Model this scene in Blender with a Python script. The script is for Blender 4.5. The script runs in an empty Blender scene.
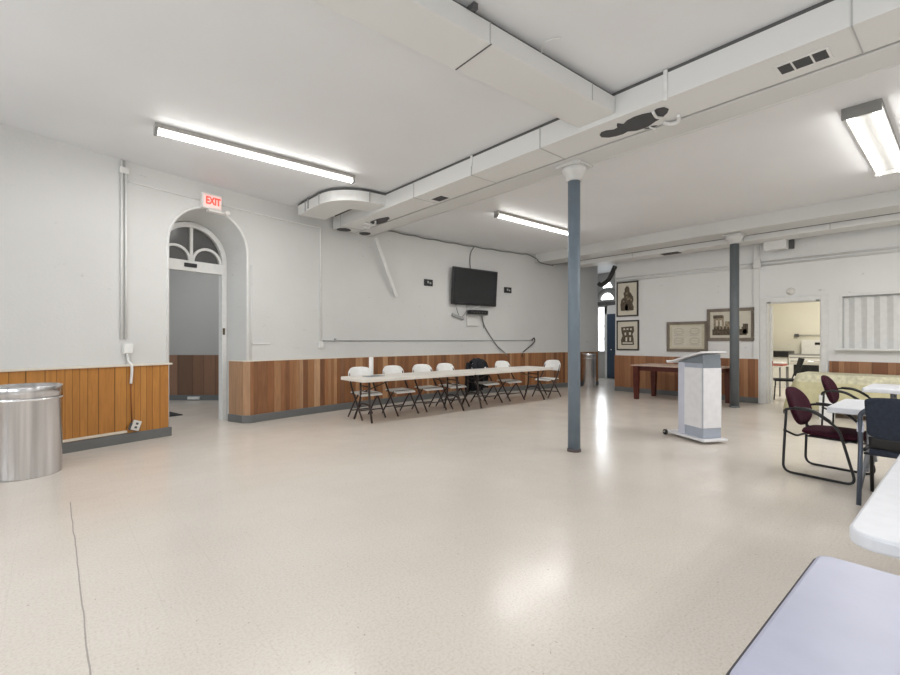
import bpy, bmesh, math, random
from mathutils import Vector, Matrix
random.seed(4)
PI = math.pi
SC = bpy.context.scene
COL = SC.collection
CEIL = 3.747

# ------------------------------------------------------------------ materials
MATS = {}
def nt(name):
    m = bpy.data.materials.new(name); m.use_nodes = True
    n = m.node_tree.nodes; l = m.node_tree.links
    return m, n, l, n['Principled BSDF']
def C4(c): return (c[0], c[1], c[2], 1)
def mat(name, col, rough=.5, metal=0, var=.04, scale=12, bump=0, bscale=60, coat=0, spec=.5, sheen=0):
    m, n, l, b = nt(name)
    b.inputs['Roughness'].default_value = rough
    b.inputs['Metallic'].default_value = metal
    b.inputs['Coat Weight'].default_value = coat
    b.inputs['Specular IOR Level'].default_value = spec
    b.inputs['Sheen Weight'].default_value = sheen
    tc = n.new('ShaderNodeTexCoord')
    ns = n.new('ShaderNodeTexNoise'); ns.inputs['Scale'].default_value = scale; ns.inputs['Detail'].default_value = 5
    l.new(tc.outputs['Object'], ns.inputs['Vector'])
    cr = n.new('ShaderNodeValToRGB')
    cr.color_ramp.elements[0].position = .3; cr.color_ramp.elements[1].position = .7
    cr.color_ramp.elements[0].color = C4([max(0, c * (1 - var)) for c in col])
    cr.color_ramp.elements[1].color = C4([min(1, c * (1 + var)) for c in col])
    l.new(ns.outputs['Fac'], cr.inputs['Fac']); l.new(cr.outputs['Color'], b.inputs['Base Color'])
    if bump:
        n2 = n.new('ShaderNodeTexNoise'); n2.inputs['Scale'].default_value = bscale; n2.inputs['Detail'].default_value = 3
        l.new(tc.outputs['Object'], n2.inputs['Vector'])
        bp = n.new('ShaderNodeBump'); bp.inputs['Strength'].default_value = bump; bp.inputs['Distance'].default_value = .01
        l.new(n2.outputs['Fac'], bp.inputs['Height']); l.new(bp.outputs['Normal'], b.inputs['Normal'])
    MATS[name] = m
    return m
def emit(name, col, s, base=(1, 1, 1)):
    m, n, l, b = nt(name)
    b.inputs['Base Color'].default_value = C4(base)
    b.inputs['Emission Color'].default_value = C4(col)
    b.inputs['Emission Strength'].default_value = s
    MATS[name] = m
    return m
def boards(name, cols, widths, axis='X', groove=.35, rough=.42, vari=.25):
    """vertical boards of random tone with thin dark grooves; widths in metres"""
    m, n, l, b = nt(name)
    b.inputs['Roughness'].default_value = rough
    tc = n.new('ShaderNodeTexCoord'); sp = n.new('ShaderNodeSeparateXYZ')
    l.new(tc.outputs['Object'], sp.inputs[0])
    def M(op, a, bb=None, c=None):
        x = n.new('ShaderNodeMath'); x.operation = op
        for i, v in enumerate((a, bb, c)):
            if v is None: continue
            if isinstance(v, (int, float)): x.inputs[i].default_value = v
            else: l.new(v, x.inputs[i])
        return x.outputs[0]
    u = M('ADD', sp.outputs['X'], M('MULTIPLY', sp.outputs['Y'], .45)) if axis == 'X' else sp.outputs['Y']
    u = M('ADD', u, M('MULTIPLY', M('SINE', M('MULTIPLY', u, 7.3)), widths * .55))   # uneven widths
    q = M('DIVIDE', u, widths)
    idx = M('FLOOR', q); fr = M('SUBTRACT', q, idx)
    wn = n.new('ShaderNodeTexWhiteNoise'); wn.noise_dimensions = '1D'; l.new(idx, wn.inputs['W'])
    cr = n.new('ShaderNodeValToRGB'); cr.color_ramp.interpolation = 'LINEAR'
    e = cr.color_ramp.elements
    while len(e) < len(cols): e.new(.5)
    for i, c in enumerate(cols):
        e[i].position = i / (len(cols) - 1); e[i].color = C4(c)
    l.new(wn.outputs['Value'], cr.inputs['Fac'])
    mp = n.new('ShaderNodeMapping'); mp.inputs['Scale'].default_value = (9, 9, .9)
    l.new(tc.outputs['Object'], mp.inputs['Vector'])
    cb = n.new('ShaderNodeCombineXYZ'); l.new(idx, cb.inputs['Z']); 
    va = n.new('ShaderNodeVectorMath'); va.operation = 'ADD'; l.new(mp.outputs[0], va.inputs[0]); l.new(cb.outputs[0], va.inputs[1])
    ns = n.new('ShaderNodeTexNoise'); ns.inputs['Scale'].default_value = 2.2; ns.inputs['Detail'].default_value = 8; ns.inputs['Distortion'].default_value = 1.2
    l.new(va.outputs[0], ns.inputs['Vector'])
    gr = M('ADD', M('MULTIPLY', ns.outputs['Fac'], vari * 2), 1 - vari)
    mx = n.new('ShaderNodeMix'); mx.data_type = 'RGBA'; mx.blend_type = 'MULTIPLY'; mx.inputs['Factor'].default_value = 1
    l.new(cr.outputs['Color'], mx.inputs['A'])
    cg = n.new('ShaderNodeCombineColor'); [l.new(gr, cg.inputs[i]) for i in range(3)]
    l.new(cg.outputs[0], mx.inputs['B'])
    ed = M('LESS_THAN', M('MINIMUM', fr, M('SUBTRACT', 1, fr)), .035)
    dk = M('SUBTRACT', 1, M('MULTIPLY', ed, groove))
    cd = n.new('ShaderNodeCombineColor'); [l.new(dk, cd.inputs[i]) for i in range(3)]
    m2 = n.new('ShaderNodeMix'); m2.data_type = 'RGBA'; m2.blend_type = 'MULTIPLY'; m2.inputs['Factor'].default_value = 1
    l.new(mx.outputs['Result'], m2.inputs['A']); l.new(cd.outputs[0], m2.inputs['B'])
    l.new(m2.outputs['Result'], b.inputs['Base Color'])
    bp = n.new('ShaderNodeBump'); bp.inputs['Strength'].default_value = .4; bp.inputs['Distance'].default_value = .004; bp.invert = True
    l.new(ed, bp.inputs['Height']); l.new(bp.outputs['Normal'], b.inputs['Normal'])
    MATS[name] = m
    return m

# painted plaster, slightly mottled and uneven
def plaster(name, col, bump=.25, mott=.035, dirt=False):
    m, n, l, b = nt(name)
    b.inputs['Roughness'].default_value = .55
    tc = n.new('ShaderNodeTexCoord')
    a = n.new('ShaderNodeTexNoise'); a.inputs['Scale'].default_value = .9; a.inputs['Detail'].default_value = 6
    l.new(tc.outputs['Object'], a.inputs['Vector'])
    cr = n.new('ShaderNodeValToRGB'); cr.color_ramp.elements[0].position = .3; cr.color_ramp.elements[1].position = .65
    cr.color_ramp.elements[0].color = C4([c * (1 - 2 * mott) for c in col]); cr.color_ramp.elements[1].color = C4(col)
    l.new(a.outputs['Fac'], cr.inputs['Fac'])
    out = cr.outputs['Color']
    if dirt:
        d = n.new('ShaderNodeTexNoise'); d.inputs['Scale'].default_value = 4.5; d.inputs['Detail'].default_value = 9; d.inputs['Roughness'].default_value = .7
        mp = n.new('ShaderNodeMapping'); mp.inputs['Scale'].default_value = (1, 1, 2.5)
        l.new(tc.outputs['Object'], mp.inputs[0]); l.new(mp.outputs[0], d.inputs['Vector'])
        r2 = n.new('ShaderNodeValToRGB'); r2.color_ramp.elements[0].position = .27; r2.color_ramp.elements[1].position = .36
        r2.color_ramp.elements[0].color = (.72, .72, .72, 1); r2.color_ramp.elements[1].color = (1, 1, 1, 1)
        l.new(d.outputs['Fac'], r2.inputs['Fac'])
        mx = n.new('ShaderNodeMix'); mx.data_type = 'RGBA'; mx.blend_type = 'MULTIPLY'; mx.inputs['Factor'].default_value = 1
        l.new(out, mx.inputs['A']); l.new(r2.outputs['Color'], mx.inputs['B']); out = mx.outputs['Result']
    l.new(out, b.inputs['Base Color'])
    f = n.new('ShaderNodeTexNoise'); f.inputs['Scale'].default_value = 35; f.inputs['Detail'].default_value = 5
    l.new(tc.outputs['Object'], f.inputs['Vector'])
    bp = n.new('ShaderNodeBump'); bp.inputs['Strength'].default_value = bump; bp.inputs['Distance'].default_value = .01
    l.new(f.outputs['Fac'], bp.inputs['Height']); l.new(bp.outputs['Normal'], b.inputs['Normal'])
    MATS[name] = m
    return m

def floor_mat():
    m, n, l, b = nt('vinyl_floor')
    tc = n.new('ShaderNodeTexCoord')
    def noise(s, d, r=.5):
        x = n.new('ShaderNodeTexNoise'); x.inputs['Scale'].default_value = s; x.inputs['Detail'].default_value = d; x.inputs['Roughness'].default_value = r
        l.new(tc.outputs['Object'], x.inputs['Vector']); return x.outputs['Fac']
    def ramp(f, p0, c0, p1, c1):
        r = n.new('ShaderNodeValToRGB'); e = r.color_ramp.elements
        e[0].position = p0; e[1].position = p1; e[0].color = C4(c0); e[1].color = C4(c1); l.new(f, r.inputs['Fac']); return r.outputs['Color']
    def mul(a, c, f=1):
        x = n.new('ShaderNodeMix'); x.data_type = 'RGBA'; x.blend_type = 'MULTIPLY'; x.inputs['Factor'].default_value = f
        l.new(a, x.inputs['A']); l.new(c, x.inputs['B']); return x.outputs['Result']
    c = ramp(noise(1.1, 2), .25, (.705, .65, .59), .75, (.745, .695, .635))
    c = mul(c, ramp(noise(75, 4, .7), .32, (.86, .84, .80), .55, (1, 1, 1)))
    c = mul(c, ramp(noise(38, 2, .6), .24, (.62, .56, .50), .30, (1, 1, 1)))
    # faint tile joints and one dark seam
    sp = n.new('ShaderNodeSeparateXYZ'); l.new(tc.outputs['Object'], sp.inputs[0])
    def M(op, a, bb=None):
        x = n.new('ShaderNodeMath'); x.operation = op
        for i, v in enumerate((a, bb)):
            if v is None: continue
            if isinstance(v, (int, float)): x.inputs[i].default_value = v
            else: l.new(v, x.inputs[i])
        return x.outputs[0]
    def joint(o, off):
        q = M('FRACT', M('DIVIDE', M('ADD', o, off), .3048))
        return M('LESS_THAN', q, .012)
    j = M('MAXIMUM', joint(sp.outputs['X'], 10 - .12 + .05), joint(sp.outputs['Y'], 10.02))
    wob = M('MULTIPLY', M('SUBTRACT', noise(3, 2), .5), .02)
    s = M('LESS_THAN', M('ABSOLUTE', M('SUBTRACT', M('ADD', sp.outputs['X'], wob), .122)), .0035)
    s = M('MULTIPLY', s, M('LESS_THAN', sp.outputs['Y'], 5.0))
    dk = M('SUBTRACT', M('SUBTRACT', 1, M('MULTIPLY', j, .05)), M('MULTIPLY', s, .45))
    cc = n.new('ShaderNodeCombineColor'); [l.new(dk, cc.inputs[i]) for i in range(3)]
    c = mul(c, cc.outputs[0])
    l.new(c, b.inputs['Base Color'])
    rr = ramp(noise(1.7, 1), .2, (.18,) * 3, .8, (.255,) * 3)
    l.new(rr, b.inputs['Roughness'])
    b.inputs['Specular IOR Level'].default_value = .28
    b.inputs['Coat Weight'].default_value = .06; b.inputs['Coat Roughness'].default_value = .12
    bp = n.new('ShaderNodeBump'); bp.inputs['Strength'].default_value = .35; bp.inputs['Distance'].default_value = .012
    l.new(noise(3.4, 2), bp.inputs['Height'])
    l.new(bp.outputs['Normal'], b.inputs['Normal']); l.new(bp.outputs['Normal'], b.inputs['Coat Normal'])
    MATS['floor'] = m

floor_mat()
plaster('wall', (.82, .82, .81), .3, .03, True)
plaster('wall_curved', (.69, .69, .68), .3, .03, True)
plaster('ceiling', (.80, .808, .82), .13, .02)
plaster('duct', (.76, .76, .745), .06, .015)
plaster('beam', (.68, .68, .665), .1, .02)
plaster('kitchen_wall', (.80, .77, .65), .2, .04, True)
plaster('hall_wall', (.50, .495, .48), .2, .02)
boards('board_orange', [(.40, .16, .03), (.50, .22, .045), (.44, .185, .035), (.54, .25, .06)], .115, 'X', .6, .38, .30)
boards('board_mixed', [(.17, .075, .035), (.38, .17, .07), (.24, .095, .035), (.50, .28, .14), (.30, .13, .05), (.19, .08, .038), (.56, .34, .19)], .095, 'X', .3, .5, .38)
boards('board_back', [(.26, .11, .05), (.38, .18, .085), (.22, .085, .035), (.44, .23, .115), (.32, .14, .06)], .13, 'Y', .3, .5, .25)
boards('board_dark', [(.20, .10, .055), (.30, .165, .10), (.13, .07, .04)], .2, 'X', .3, .6, .2)
mat('base_grey', (.15, .155, .155), .45)
mat('cap_pale', (.72, .66, .56), .5)
mat('white_paint', (.78, .78, .765), .4)
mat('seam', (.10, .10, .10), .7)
mat('soft_seam', (.50, .50, .49), .7)
mat('hole', (.075, .075, .078), .9, bump=.3)
mat('pillar_blue', (.17, .215, .26), .42, var=.08, scale=5)
mat('pillar_dark', (.12, .135, .145), .42, var=.08, scale=5)
mat('pillar_foot', (.10, .08, .08), .5)
mat('plastic_white', (.88, .88, .865), .38, bump=.05, bscale=200)
mat('table_white', (.70, .72, .77), .33, bump=.08, bscale=150)
mat('table_cream', (.80, .76, .70), .4)
mat('table_lavender', (.46, .475, .60), .38, var=.05, scale=6, bump=.05)
mat('table_edge', (.05, .05, .06), .5)
mat('leg_brown', (.045, .032, .028), .4, .2)
mat('leg_grey', (.25, .26, .28), .35, .7)
mat('black_metal', (.018, .018, .020), .35, .3)
mat('blue_metal', (.10, .12, .16), .3, .75)
mat('purple_fabric', (.040, .007, .016), .9, bump=.3, bscale=300, var=.3, scale=40, spec=.2)
mat('navy_fabric', (.030, .037, .055), .9, bump=.3, bscale=300, var=.2, scale=40, spec=.3)
mat('black_plastic', (.015, .015, .017), .4)
mat('black_cloth', (.012, .014, .018), .9, bump=.3, bscale=60, var=.3)
mat('screen', (.022, .024, .026), .22)
mat('cable', (.03, .03, .03), .6)
mat('grey_cable', (.22, .22, .21), .6)
mat('router_grey', (.35, .36, .36), .5)
mat('mahogany', (.085, .016, .010), .35, var=.2)
mat('table_top_brown', (.50, .36, .29), .35, var=.1)
mat('lectern_white', (.80, .80, .82), .4)
mat('lectern_grey', (.40, .44, .52), .4)
mat('lectern_dark', (.20, .23, .26), .4)
mat('lectern_lav', (.60, .62, .72), .4)
mat('steel', (.62, .62, .635), .20, 1.0, var=.28, scale=3, bump=.03, bscale=8)
_n = MATS['steel'].node_tree; _t = [x for x in _n.nodes if x.type == 'TEX_NOISE'][0]; _c = [x for x in _n.nodes if x.type == 'TEX_COORD'][0]
_m = _n.nodes.new('ShaderNodeMapping'); _m.inputs['Scale'].default_value = (4, 4, .12); _n.links.new(_c.outputs['Object'], _m.inputs[0]); _n.links.new(_m.outputs[0], _t.inputs['Vector'])  # vertical tone streaks in the base colour imitate banded reflections
mat('steel_light', (.80, .80, .80), .25, 1.0)
mat('frame_black', (.035, .028, .025), .4)
mat('frame_taupe', (.20, .165, .13), .5, var=.15)
mat('mount_paper', (.66, .62, .52), .7)
mat('sepia', (.10, .075, .05), .7, var=.6, scale=30)
mat('sepia_mid', (.32, .26, .18), .7, var=.5, scale=25)
mat('plan_paper', (.60, .56, .42), .7, var=.08)
mat('plan_line', (.33, .30, .22), .7)
mat('yellow_cloth', (.62, .58, .36), .85, bump=.3, bscale=20, var=.08)
mat('lace', (.66, .63, .46), .85, var=.20, scale=16)
mat('shutter', (.74, .74, .73), .45)
mat('blue_door', (.035, .06, .10), .5)
mat('glass_dark', (.10, .10, .10), .15, var=.1, scale=2)
mat('brass', (.12, .09, .05), .4, .8)
mat('stove_white', (.80, .79, .74), .3)
mat('stove_black', (.012, .012, .014), .15)
mat('red_item', (.45, .10, .06), .5)
mat('sign_white', (.85, .83, .80), .4)
mat('rubber', (.02, .02, .02), .7)
mat('mat_dark', (.03, .03, .032), .95)
mat('outlet', (.74, .72, .68), .4)
mat('stain', (.28, .10, .03), .5)
mat('fixture', (.42, .41, .385), .4)
mat('fixture_end', (.28, .28, .27), .4)
emit('tube', (1.0, .975, .94), 14.0)
emit('exit_red', (1, .045, .03), 1.6, (.9, .05, .03))
emit('exit_face', (1, .30, .25), .35, (.9, .8, .78))
emit('daylight', (.93, .97, 1.0), 4.5)

# ------------------------------------------------------------------ geometry helpers
class MB:
    def __init__(s): s.bm = bmesh.new(); s.mats = []
    def mi(s, m):
        if m is None: return 0
        if m not in s.mats: s.mats.append(m)
        return s.mats.index(m)
    def face(s, vs, m=None, smooth=False):
        try: f = s.bm.faces.new(vs)
        except ValueError: return None
        f.material_index = s.mi(m); f.smooth = smooth; return f
    def poly(s, pts, m=None): return s.face([s.bm.verts.new(p) for p in pts], m)
    def box(s, lo, hi, m=None, M=None):
        x0, y0, z0 = lo; x1, y1, z1 = hi
        p = [(x0,y0,z0),(x1,y0,z0),(x1,y1,z0),(x0,y1,z0),(x0,y0,z1),(x1,y0,z1),(x1,y1,z1),(x0,y1,z1)]
        v = [s.bm.verts.new(M @ Vector(q) if M else q) for q in p]
        for f in ((0,3,2,1),(4,5,6,7),(0,1,5,4),(1,2,6,5),(2,3,7,6),(3,0,4,7)): s.face([v[i] for i in f], m)
        return s
    def rbox(s, lo, hi, r=.01, m=None, M=None, seg=3):
        """box with rounded edges"""
        b2 = bmesh.new(); t = MB.__new__(MB); t.bm = b2; t.mats = s.mats; t.box(lo, hi, m)
        bmesh.ops.bevel(b2, geom=list(b2.edges), offset=r, segments=seg, profile=.5, affect='EDGES')
        big = sorted(b2.faces, key=lambda f: -f.calc_area())[:6]
        for f in b2.faces: f.smooth = f not in big
        s.merge(b2, M); return s
    def merge(s, b2, M=None):
        mp = {}
        for v in b2.verts: mp[v] = s.bm.verts.new(M @ v.co if M else v.co)
        for f in b2.faces:
            try:
                g = s.bm.faces.new([mp[v] for v in f.verts]); g.material_index = f.material_index; g.smooth = f.smooth
            except ValueError: pass
        b2.free()
    def tube(s, pts, r, m=None, seg=10, closed=False, smooth=0, cap=True):
        P = [Vector(p) for p in pts]
        if smooth: P = spline(P, smooth, closed)
        n = len(P); rings = []; up = None
        for i in range(n):
            if closed: t = (P[(i+1) % n] - P[i-1]).normalized()
            else: t = (P[min(i+1, n-1)] - P[max(i-1, 0)]).normalized()
            if up is None:
                up = Vector((0,0,1)) if abs(t.z) < .9 else Vector((1,0,0))
            a = (up - t * up.dot(t)).normalized(); up = a; b = t.cross(a)
            rr = r[i] if isinstance(r, (list, tuple)) else r
            rings.append([s.bm.verts.new(P[i] + (a*math.cos(2*PI*k/seg) + b*math.sin(2*PI*k/seg))*rr) for k in range(seg)])
        for i in range(n if closed else n-1):
            A, B = rings[i], rings[(i+1) % n]
            for k in range(seg): s.face([A[k], A[(k+1) % seg], B[(k+1) % seg], B[k]], m, True)
        if cap and not closed:
            s.face(rings[0][::-1], m); s.face(rings[-1], m)
        return s
    def lathe(s, prof, m=None, seg=32, c=(0,0), M=None, cap=True):
        rings = []
        for r, z in prof:
            ring = []
            for k in range(seg):
                q = Vector((c[0]+r*math.cos(2*PI*k/seg), c[1]+r*math.sin(2*PI*k/seg), z))
                ring.append(s.bm.verts.new(M @ q if M else q))
            rings.append(ring)
        for A, B in zip(rings, rings[1:]):
            for k in range(seg): s.face([A[k], A[(k+1) % seg], B[(k+1) % seg], B[k]], m, True)
        if cap: s.face(rings[0][::-1], m); s.face(rings[-1], m)
        return s
    def prism(s, pts, z0, z1, m=None, M=None, smooth=False):
        a = [s.bm.verts.new((M @ Vector((p[0], p[1], z0))) if M else (p[0], p[1], z0)) for p in pts]
        b = [s.bm.verts.new((M @ Vector((p[0], p[1], z1))) if M else (p[0], p[1], z1)) for p in pts]
        n = len(pts)
        for i in range(n): s.face([a[i], a[(i+1) % n], b[(i+1) % n], b[i]], m, smooth)
        s.face(a[::-1], m); s.face(b, m); return s
    def grid(s, fn, nu, nv, m=None, thick=None):
        """surface fn(u,v)->Vector; with thick: fn(u,v,side) giving a closed shell"""
        def sheet(side):
            return [[s.bm.verts.new(fn(i/nu, j/nv, side)) for j in range(nv+1)] for i in range(nu+1)]
        A = sheet(0)
        for i in range(nu):
            for j in range(nv): s.face([A[i][j], A[i+1][j], A[i+1][j+1], A[i][j+1]], m, True)
        if thick:
            B = sheet(1)
            for i in range(nu):
                for j in range(nv): s.face([B[i][j], B[i][j+1], B[i+1][j+1], B[i+1][j]], m, True)
            for i in range(nu):
                s.face([A[i][0], B[i][0], B[i+1][0], A[i+1][0]], m, True); s.face([A[i][nv], A[i+1][nv], B[i+1][nv], B[i][nv]], m, True)
            for j in range(nv):
                s.face([A[0][j], A[0][j+1], B[0][j+1], B[0][j]], m, True); s.face([A[nu][j], B[nu][j], B[nu][j+1], A[nu][j+1]], m, True)
        return s
    def build(s, name, m=None, parent=None, loc=None, rz=0, bevel=0, sub=0, fixn=True):
        if fixn: bmesh.ops.recalc_face_normals(s.bm, faces=list(s.bm.faces))
        me = bpy.data.meshes.new(name); s.bm.to_mesh(me); s.bm.free()
        for q in (s.mats or [m or 'white_paint']): me.materials.append(MATS[q if q else m])
        o = bpy.data.objects.new(name, me); COL.objects.link(o)
        if loc is not None: o.location = loc
        o.rotation_euler = (0, 0, rz)
        if parent: o.parent = parent
        if bevel:
            b = o.modifiers.new('bevel', 'BEVEL'); b.width = bevel; b.segments = 2; b.limit_method = 'ANGLE'; b.angle_limit = math.radians(40)
        if sub:
            b = o.modifiers.new('sub', 'SUBSURF'); b.levels = sub; b.render_levels = sub
        return o
def spline(P, k, closed=False):
    out = []; n = len(P)
    for i in range(n if closed else n-1):
        if closed: a, b, c, d = P[i-1], P[i], P[(i+1) % n], P[(i+2) % n]
        else: a, b, c, d = P[max(i-1, 0)], P[i], P[i+1], P[min(i+2, n-1)]
        for j in range(k):
            t = j / k
            out.append(.5*((2*b) + (c-a)*t + (2*a-5*b+4*c-d)*t*t + (3*b-a-3*c+d)*t**3))
    if not closed: out.append(P[-1])
    return out
def fillet(pts, r, k=5):
    """polyline with rounded corners"""
    P = [Vector(p) for p in pts]; out = [P[0]]
    for i in range(1, len(P)-1):
        a = (P[i-1]-P[i]); b = (P[i+1]-P[i]); rr = min(r, a.length*.49, b.length*.49)
        p0 = P[i]+a.normalized()*rr; p2 = P[i]+b.normalized()*rr
        for j in range(k+1):
            t = j/k; out.append(p0*(1-t)**2 + P[i]*2*t*(1-t) + p2*t*t)
    out.append(P[-1]); return out

def tag(o, label=None, cat=None, group=None, kind=None):
    if label: o['label'] = label
    if cat: o['category'] = cat
    if group: o['group'] = group
    if kind: o['kind'] = kind
    return o
def thing(name, loc, rz, label, cat, group=None):
    o = bpy.data.objects.new(name, None); COL.objects.link(o); o.empty_display_size = .1
    o.location = loc; o.rotation_euler = (0, 0, rz)
    return tag(o, label, cat, group)
def struct(o, label, cat): return tag(o, label, cat, None, 'structure')
def dup(root, loc, rz, label):
    r = root.copy(); COL.objects.link(r); r.location = loc; r.rotation_euler = (0, 0, rz); r['label'] = label
    for ch in list(root.children):
        c = ch.copy(); COL.objects.link(c); c.parent = r
        for g in list(ch.children):
            d = g.copy(); COL.objects.link(d); d.parent = c
    return r

# ------------------------------------------------------------------ curved left wall
def WY(x): return 8.4 - (x-6.9)**2/40
def on(x, z=0, d=0.0):
    """point on the curved wall, moved d into the room"""
    s = -(x-6.9)/20; q = math.hypot(1, s)
    return Vector((x + d*s/q, WY(x) - d/q, z))
def ang(x): return math.atan(-(x-6.9)/20)
def ribbon(mb, pts, th, z0, z1, m=None):
    """solid strip standing on a plan polyline, th thick to the right-hand side"""
    n = len(pts); off = []
    for i in range(n):
        a = Vector(pts[max(i-1, 0)][:2]); b = Vector(pts[min(i+1, n-1)][:2]); t = (b-a).normalized()
        nrm = Vector((t.y, -t.x))
        k = 1
        if 0 < i < n-1:
            t1 = (Vector(pts[i][:2])-a).normalized(); k = 1/max(.4, abs(Vector((t1.y, -t1.x)).dot(nrm)))
        off.append(Vector(pts[i][:2]) + nrm*th*k)
    V = []
    for i in range(n):
        x, y = pts[i][0], pts[i][1]
        V.append([mb.bm.verts.new(p) for p in ((x, y, z0), (off[i].x, off[i].y, z0), (off[i].x, off[i].y, z1), (x, y, z1))])
    for A, B in zip(V, V[1:]):
        for k in range(4): mb.face([A[k], A[(k+1) % 4], B[(k+1) % 4], B[k]], m)
    mb.face(V[0][::-1], m); mb.face(V[-1], m)
    return mb

DX, DH, DZ = 1.85, .60, 2.77            # doorway: centre, half width, spring height
def dring(d, hw, zs, n=28):
    """doorway outline at depth d (negative = into the wall)"""
    q = ang(DX); T = Vector((math.cos(q), math.sin(q), 0)); c = on(DX, 0, d)
    out = [c + T*hw]
    for i in range(n+1):
        a = PI*i/n; out.append(c + T*hw*math.cos(a) + Vector((0, 0, zs + hw*math.sin(a))))
    out.append(c - T*hw)
    return out

mb = MB()
xs = [-3.2 + i*.25 for i in range(18)]
xs = [x for x in xs if x < DX-DH-.02] + [DX - DH*math.cos(PI*i/28) for i in range(29)] + [x*.25 for x in range(10, 51) if x*.25 > DX+DH+.02] + [12.53]
def ztop(x):
    u = abs(x-DX)
    return 0 if u >= DH-1e-6 else DZ + math.sqrt(DH*DH-u*u)
for a, b in zip(xs, xs[1:]):
    inside = DX-DH-1e-6 <= a and b <= DX+DH+1e-6
    if inside:
        za = DZ + math.sqrt(max(0, DH*DH-(a-DX)**2)); zb = DZ + math.sqrt(max(0, DH*DH-(b-DX)**2))
    else: za = zb = 0
    mb.poly([on(a, za), on(b, zb), on(b, 3.9), on(a, 3.9)])
    mb.poly([on(a, za, -.62), on(b, zb, -.62), on(b, 3.9, -.62), on(a, 3.9, -.62)])
A = dring(0, DH, DZ); B = dring(-.62, .57, 2.68)
va = [mb.bm.verts.new(p) for p in A]; vb = [mb.bm.verts.new(p) for p in B]
for i in range(len(A)-1): mb.face([va[i], va[i+1], vb[i+1], vb[i]], None)
# end cap of the wall at the hallway
mb.poly([on(12.53, 0), on(12.53, 0, -.62), on(12.53, 3.9, -.62), on(12.53, 3.9)])
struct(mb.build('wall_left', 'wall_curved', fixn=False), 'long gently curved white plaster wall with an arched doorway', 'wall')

# arch moulding round the opening
mb = MB(); mb.tube(dring(.005, DH+.012, DZ), .022, 'white_paint', 8)
struct(mb.build('trim_1'), 'thin white moulding round the arched doorway', 'trim')

# floor & ceiling
mb = MB(); mb.box((-3.4, -5.6, -.1), (17.2, 14, 0))
struct(mb.build('floor', 'floor'), 'glossy beige vinyl tile floor', 'floor')
mb = MB(); mb.box((-3.4, -5.6, CEIL), (17.2, 14, CEIL+.15))
struct(mb.build('ceiling', 'ceiling'), 'flat off-white textured ceiling', 'ceiling')

# walls behind the camera, with windows
mb = MB()
X0 = -3.2
wins = [(-3.6, -2.4), (-.9, .3), (1.8, 3.0), (3.9, 5.0)]
ys = [-5.6] + [v for w in wins for v in w] + [6.0]
for i in range(0, len(ys), 2): mb.box((X0-.25, ys[i], 0), (X0, ys[i+1], CEIL))
for a, b in wins:
    mb.box((X0-.25, a, 0), (X0, b, .95)); mb.box((X0-.25, a, 3.0), (X0, b, CEIL))
struct(mb.build('wall_near', 'wall'), 'white wall with tall windows behind the viewpoint', 'wall')
for i, (a, b) in enumerate(wins):
    mb = MB(); x = X0-.12
    mb.box((x-.03, a, .95), (x+.03, a+.06, 3.0)); mb.box((x-.03, b-.06, .95), (x+.03, b, 3.0))
    for z in (.95, 1.96, 2.94): mb.box((x-.03, a, z), (x+.03, b, z+.06))
    mb.box((x-.03, (a+b)/2-.02, .95), (x+.03, (a+b)/2+.02, 3.0))
    w = struct(mb.build('window_%d' % (i+1), 'white_paint'), 'tall white sash window behind the viewpoint', 'window')
    mb = MB(); mb.box((x-.012, a+.01, .97), (x-.008, b-.01, 2.98)); mb.build('pane', 'daylight', w)
mb = MB(); mb.box((-3.4, -5.6, 0), (11.6, -5.4, CEIL))
struct(mb.build('wall_right', 'wall'), 'plain white side wall out of view', 'wall')

# back wall x = 11.5 with kitchen doorway and serving window
mb = MB(); XB = 11.5; XT = 11.66
KD = (2.06, 2.98, 2.15); KW = (-.75, 1.74, 1.20, 2.20)
mb.box((XB, KD[1], 0), (XT, 6.45, CEIL)); mb.box((XB, KD[0], KD[2]), (XT, KD[1], CEIL)); mb.box((XB, KW[1], 0), (XT, KD[0], CEIL))
mb.box((XB, KW[0], 0), (XT, KW[1], KW[2])); mb.box((XB, KW[0], KW[3]), (XT, KW[1], CEIL)); mb.box((XB, -5.6, 0), (XT, KW[0], CEIL))
struct(mb.build('wall_back', 'wall'), 'white plaster end wall with kitchen doorway and serving hatch', 'wall')
mb = MB(); mb.box((XB-.035, KD[1]+.12, 0), (XB, 3.22, CEIL-.02))
struct(mb.build('trim_2', 'wall', bevel=.01), 'shallow white plaster pier left of the kitchen doorway', 'pier')
# hallway walls far right of the curved wall
mb = MB()
mb.box((XT, 6.29, 0), (14.95, 6.45, CEIL))
mb.box((14.95, 6.29, 0), (15.1, 10.5, CEIL)); mb.box((12.6, 10.5, 0), (15.1, 10.65, CEIL)); mb.box((12.6, 8.3, 0), (12.72, 10.6, CEIL))
struct(mb.build('wall_hallway', 'hall_wall'), 'white walls of the hallway beyond the far corner', 'wall')
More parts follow.
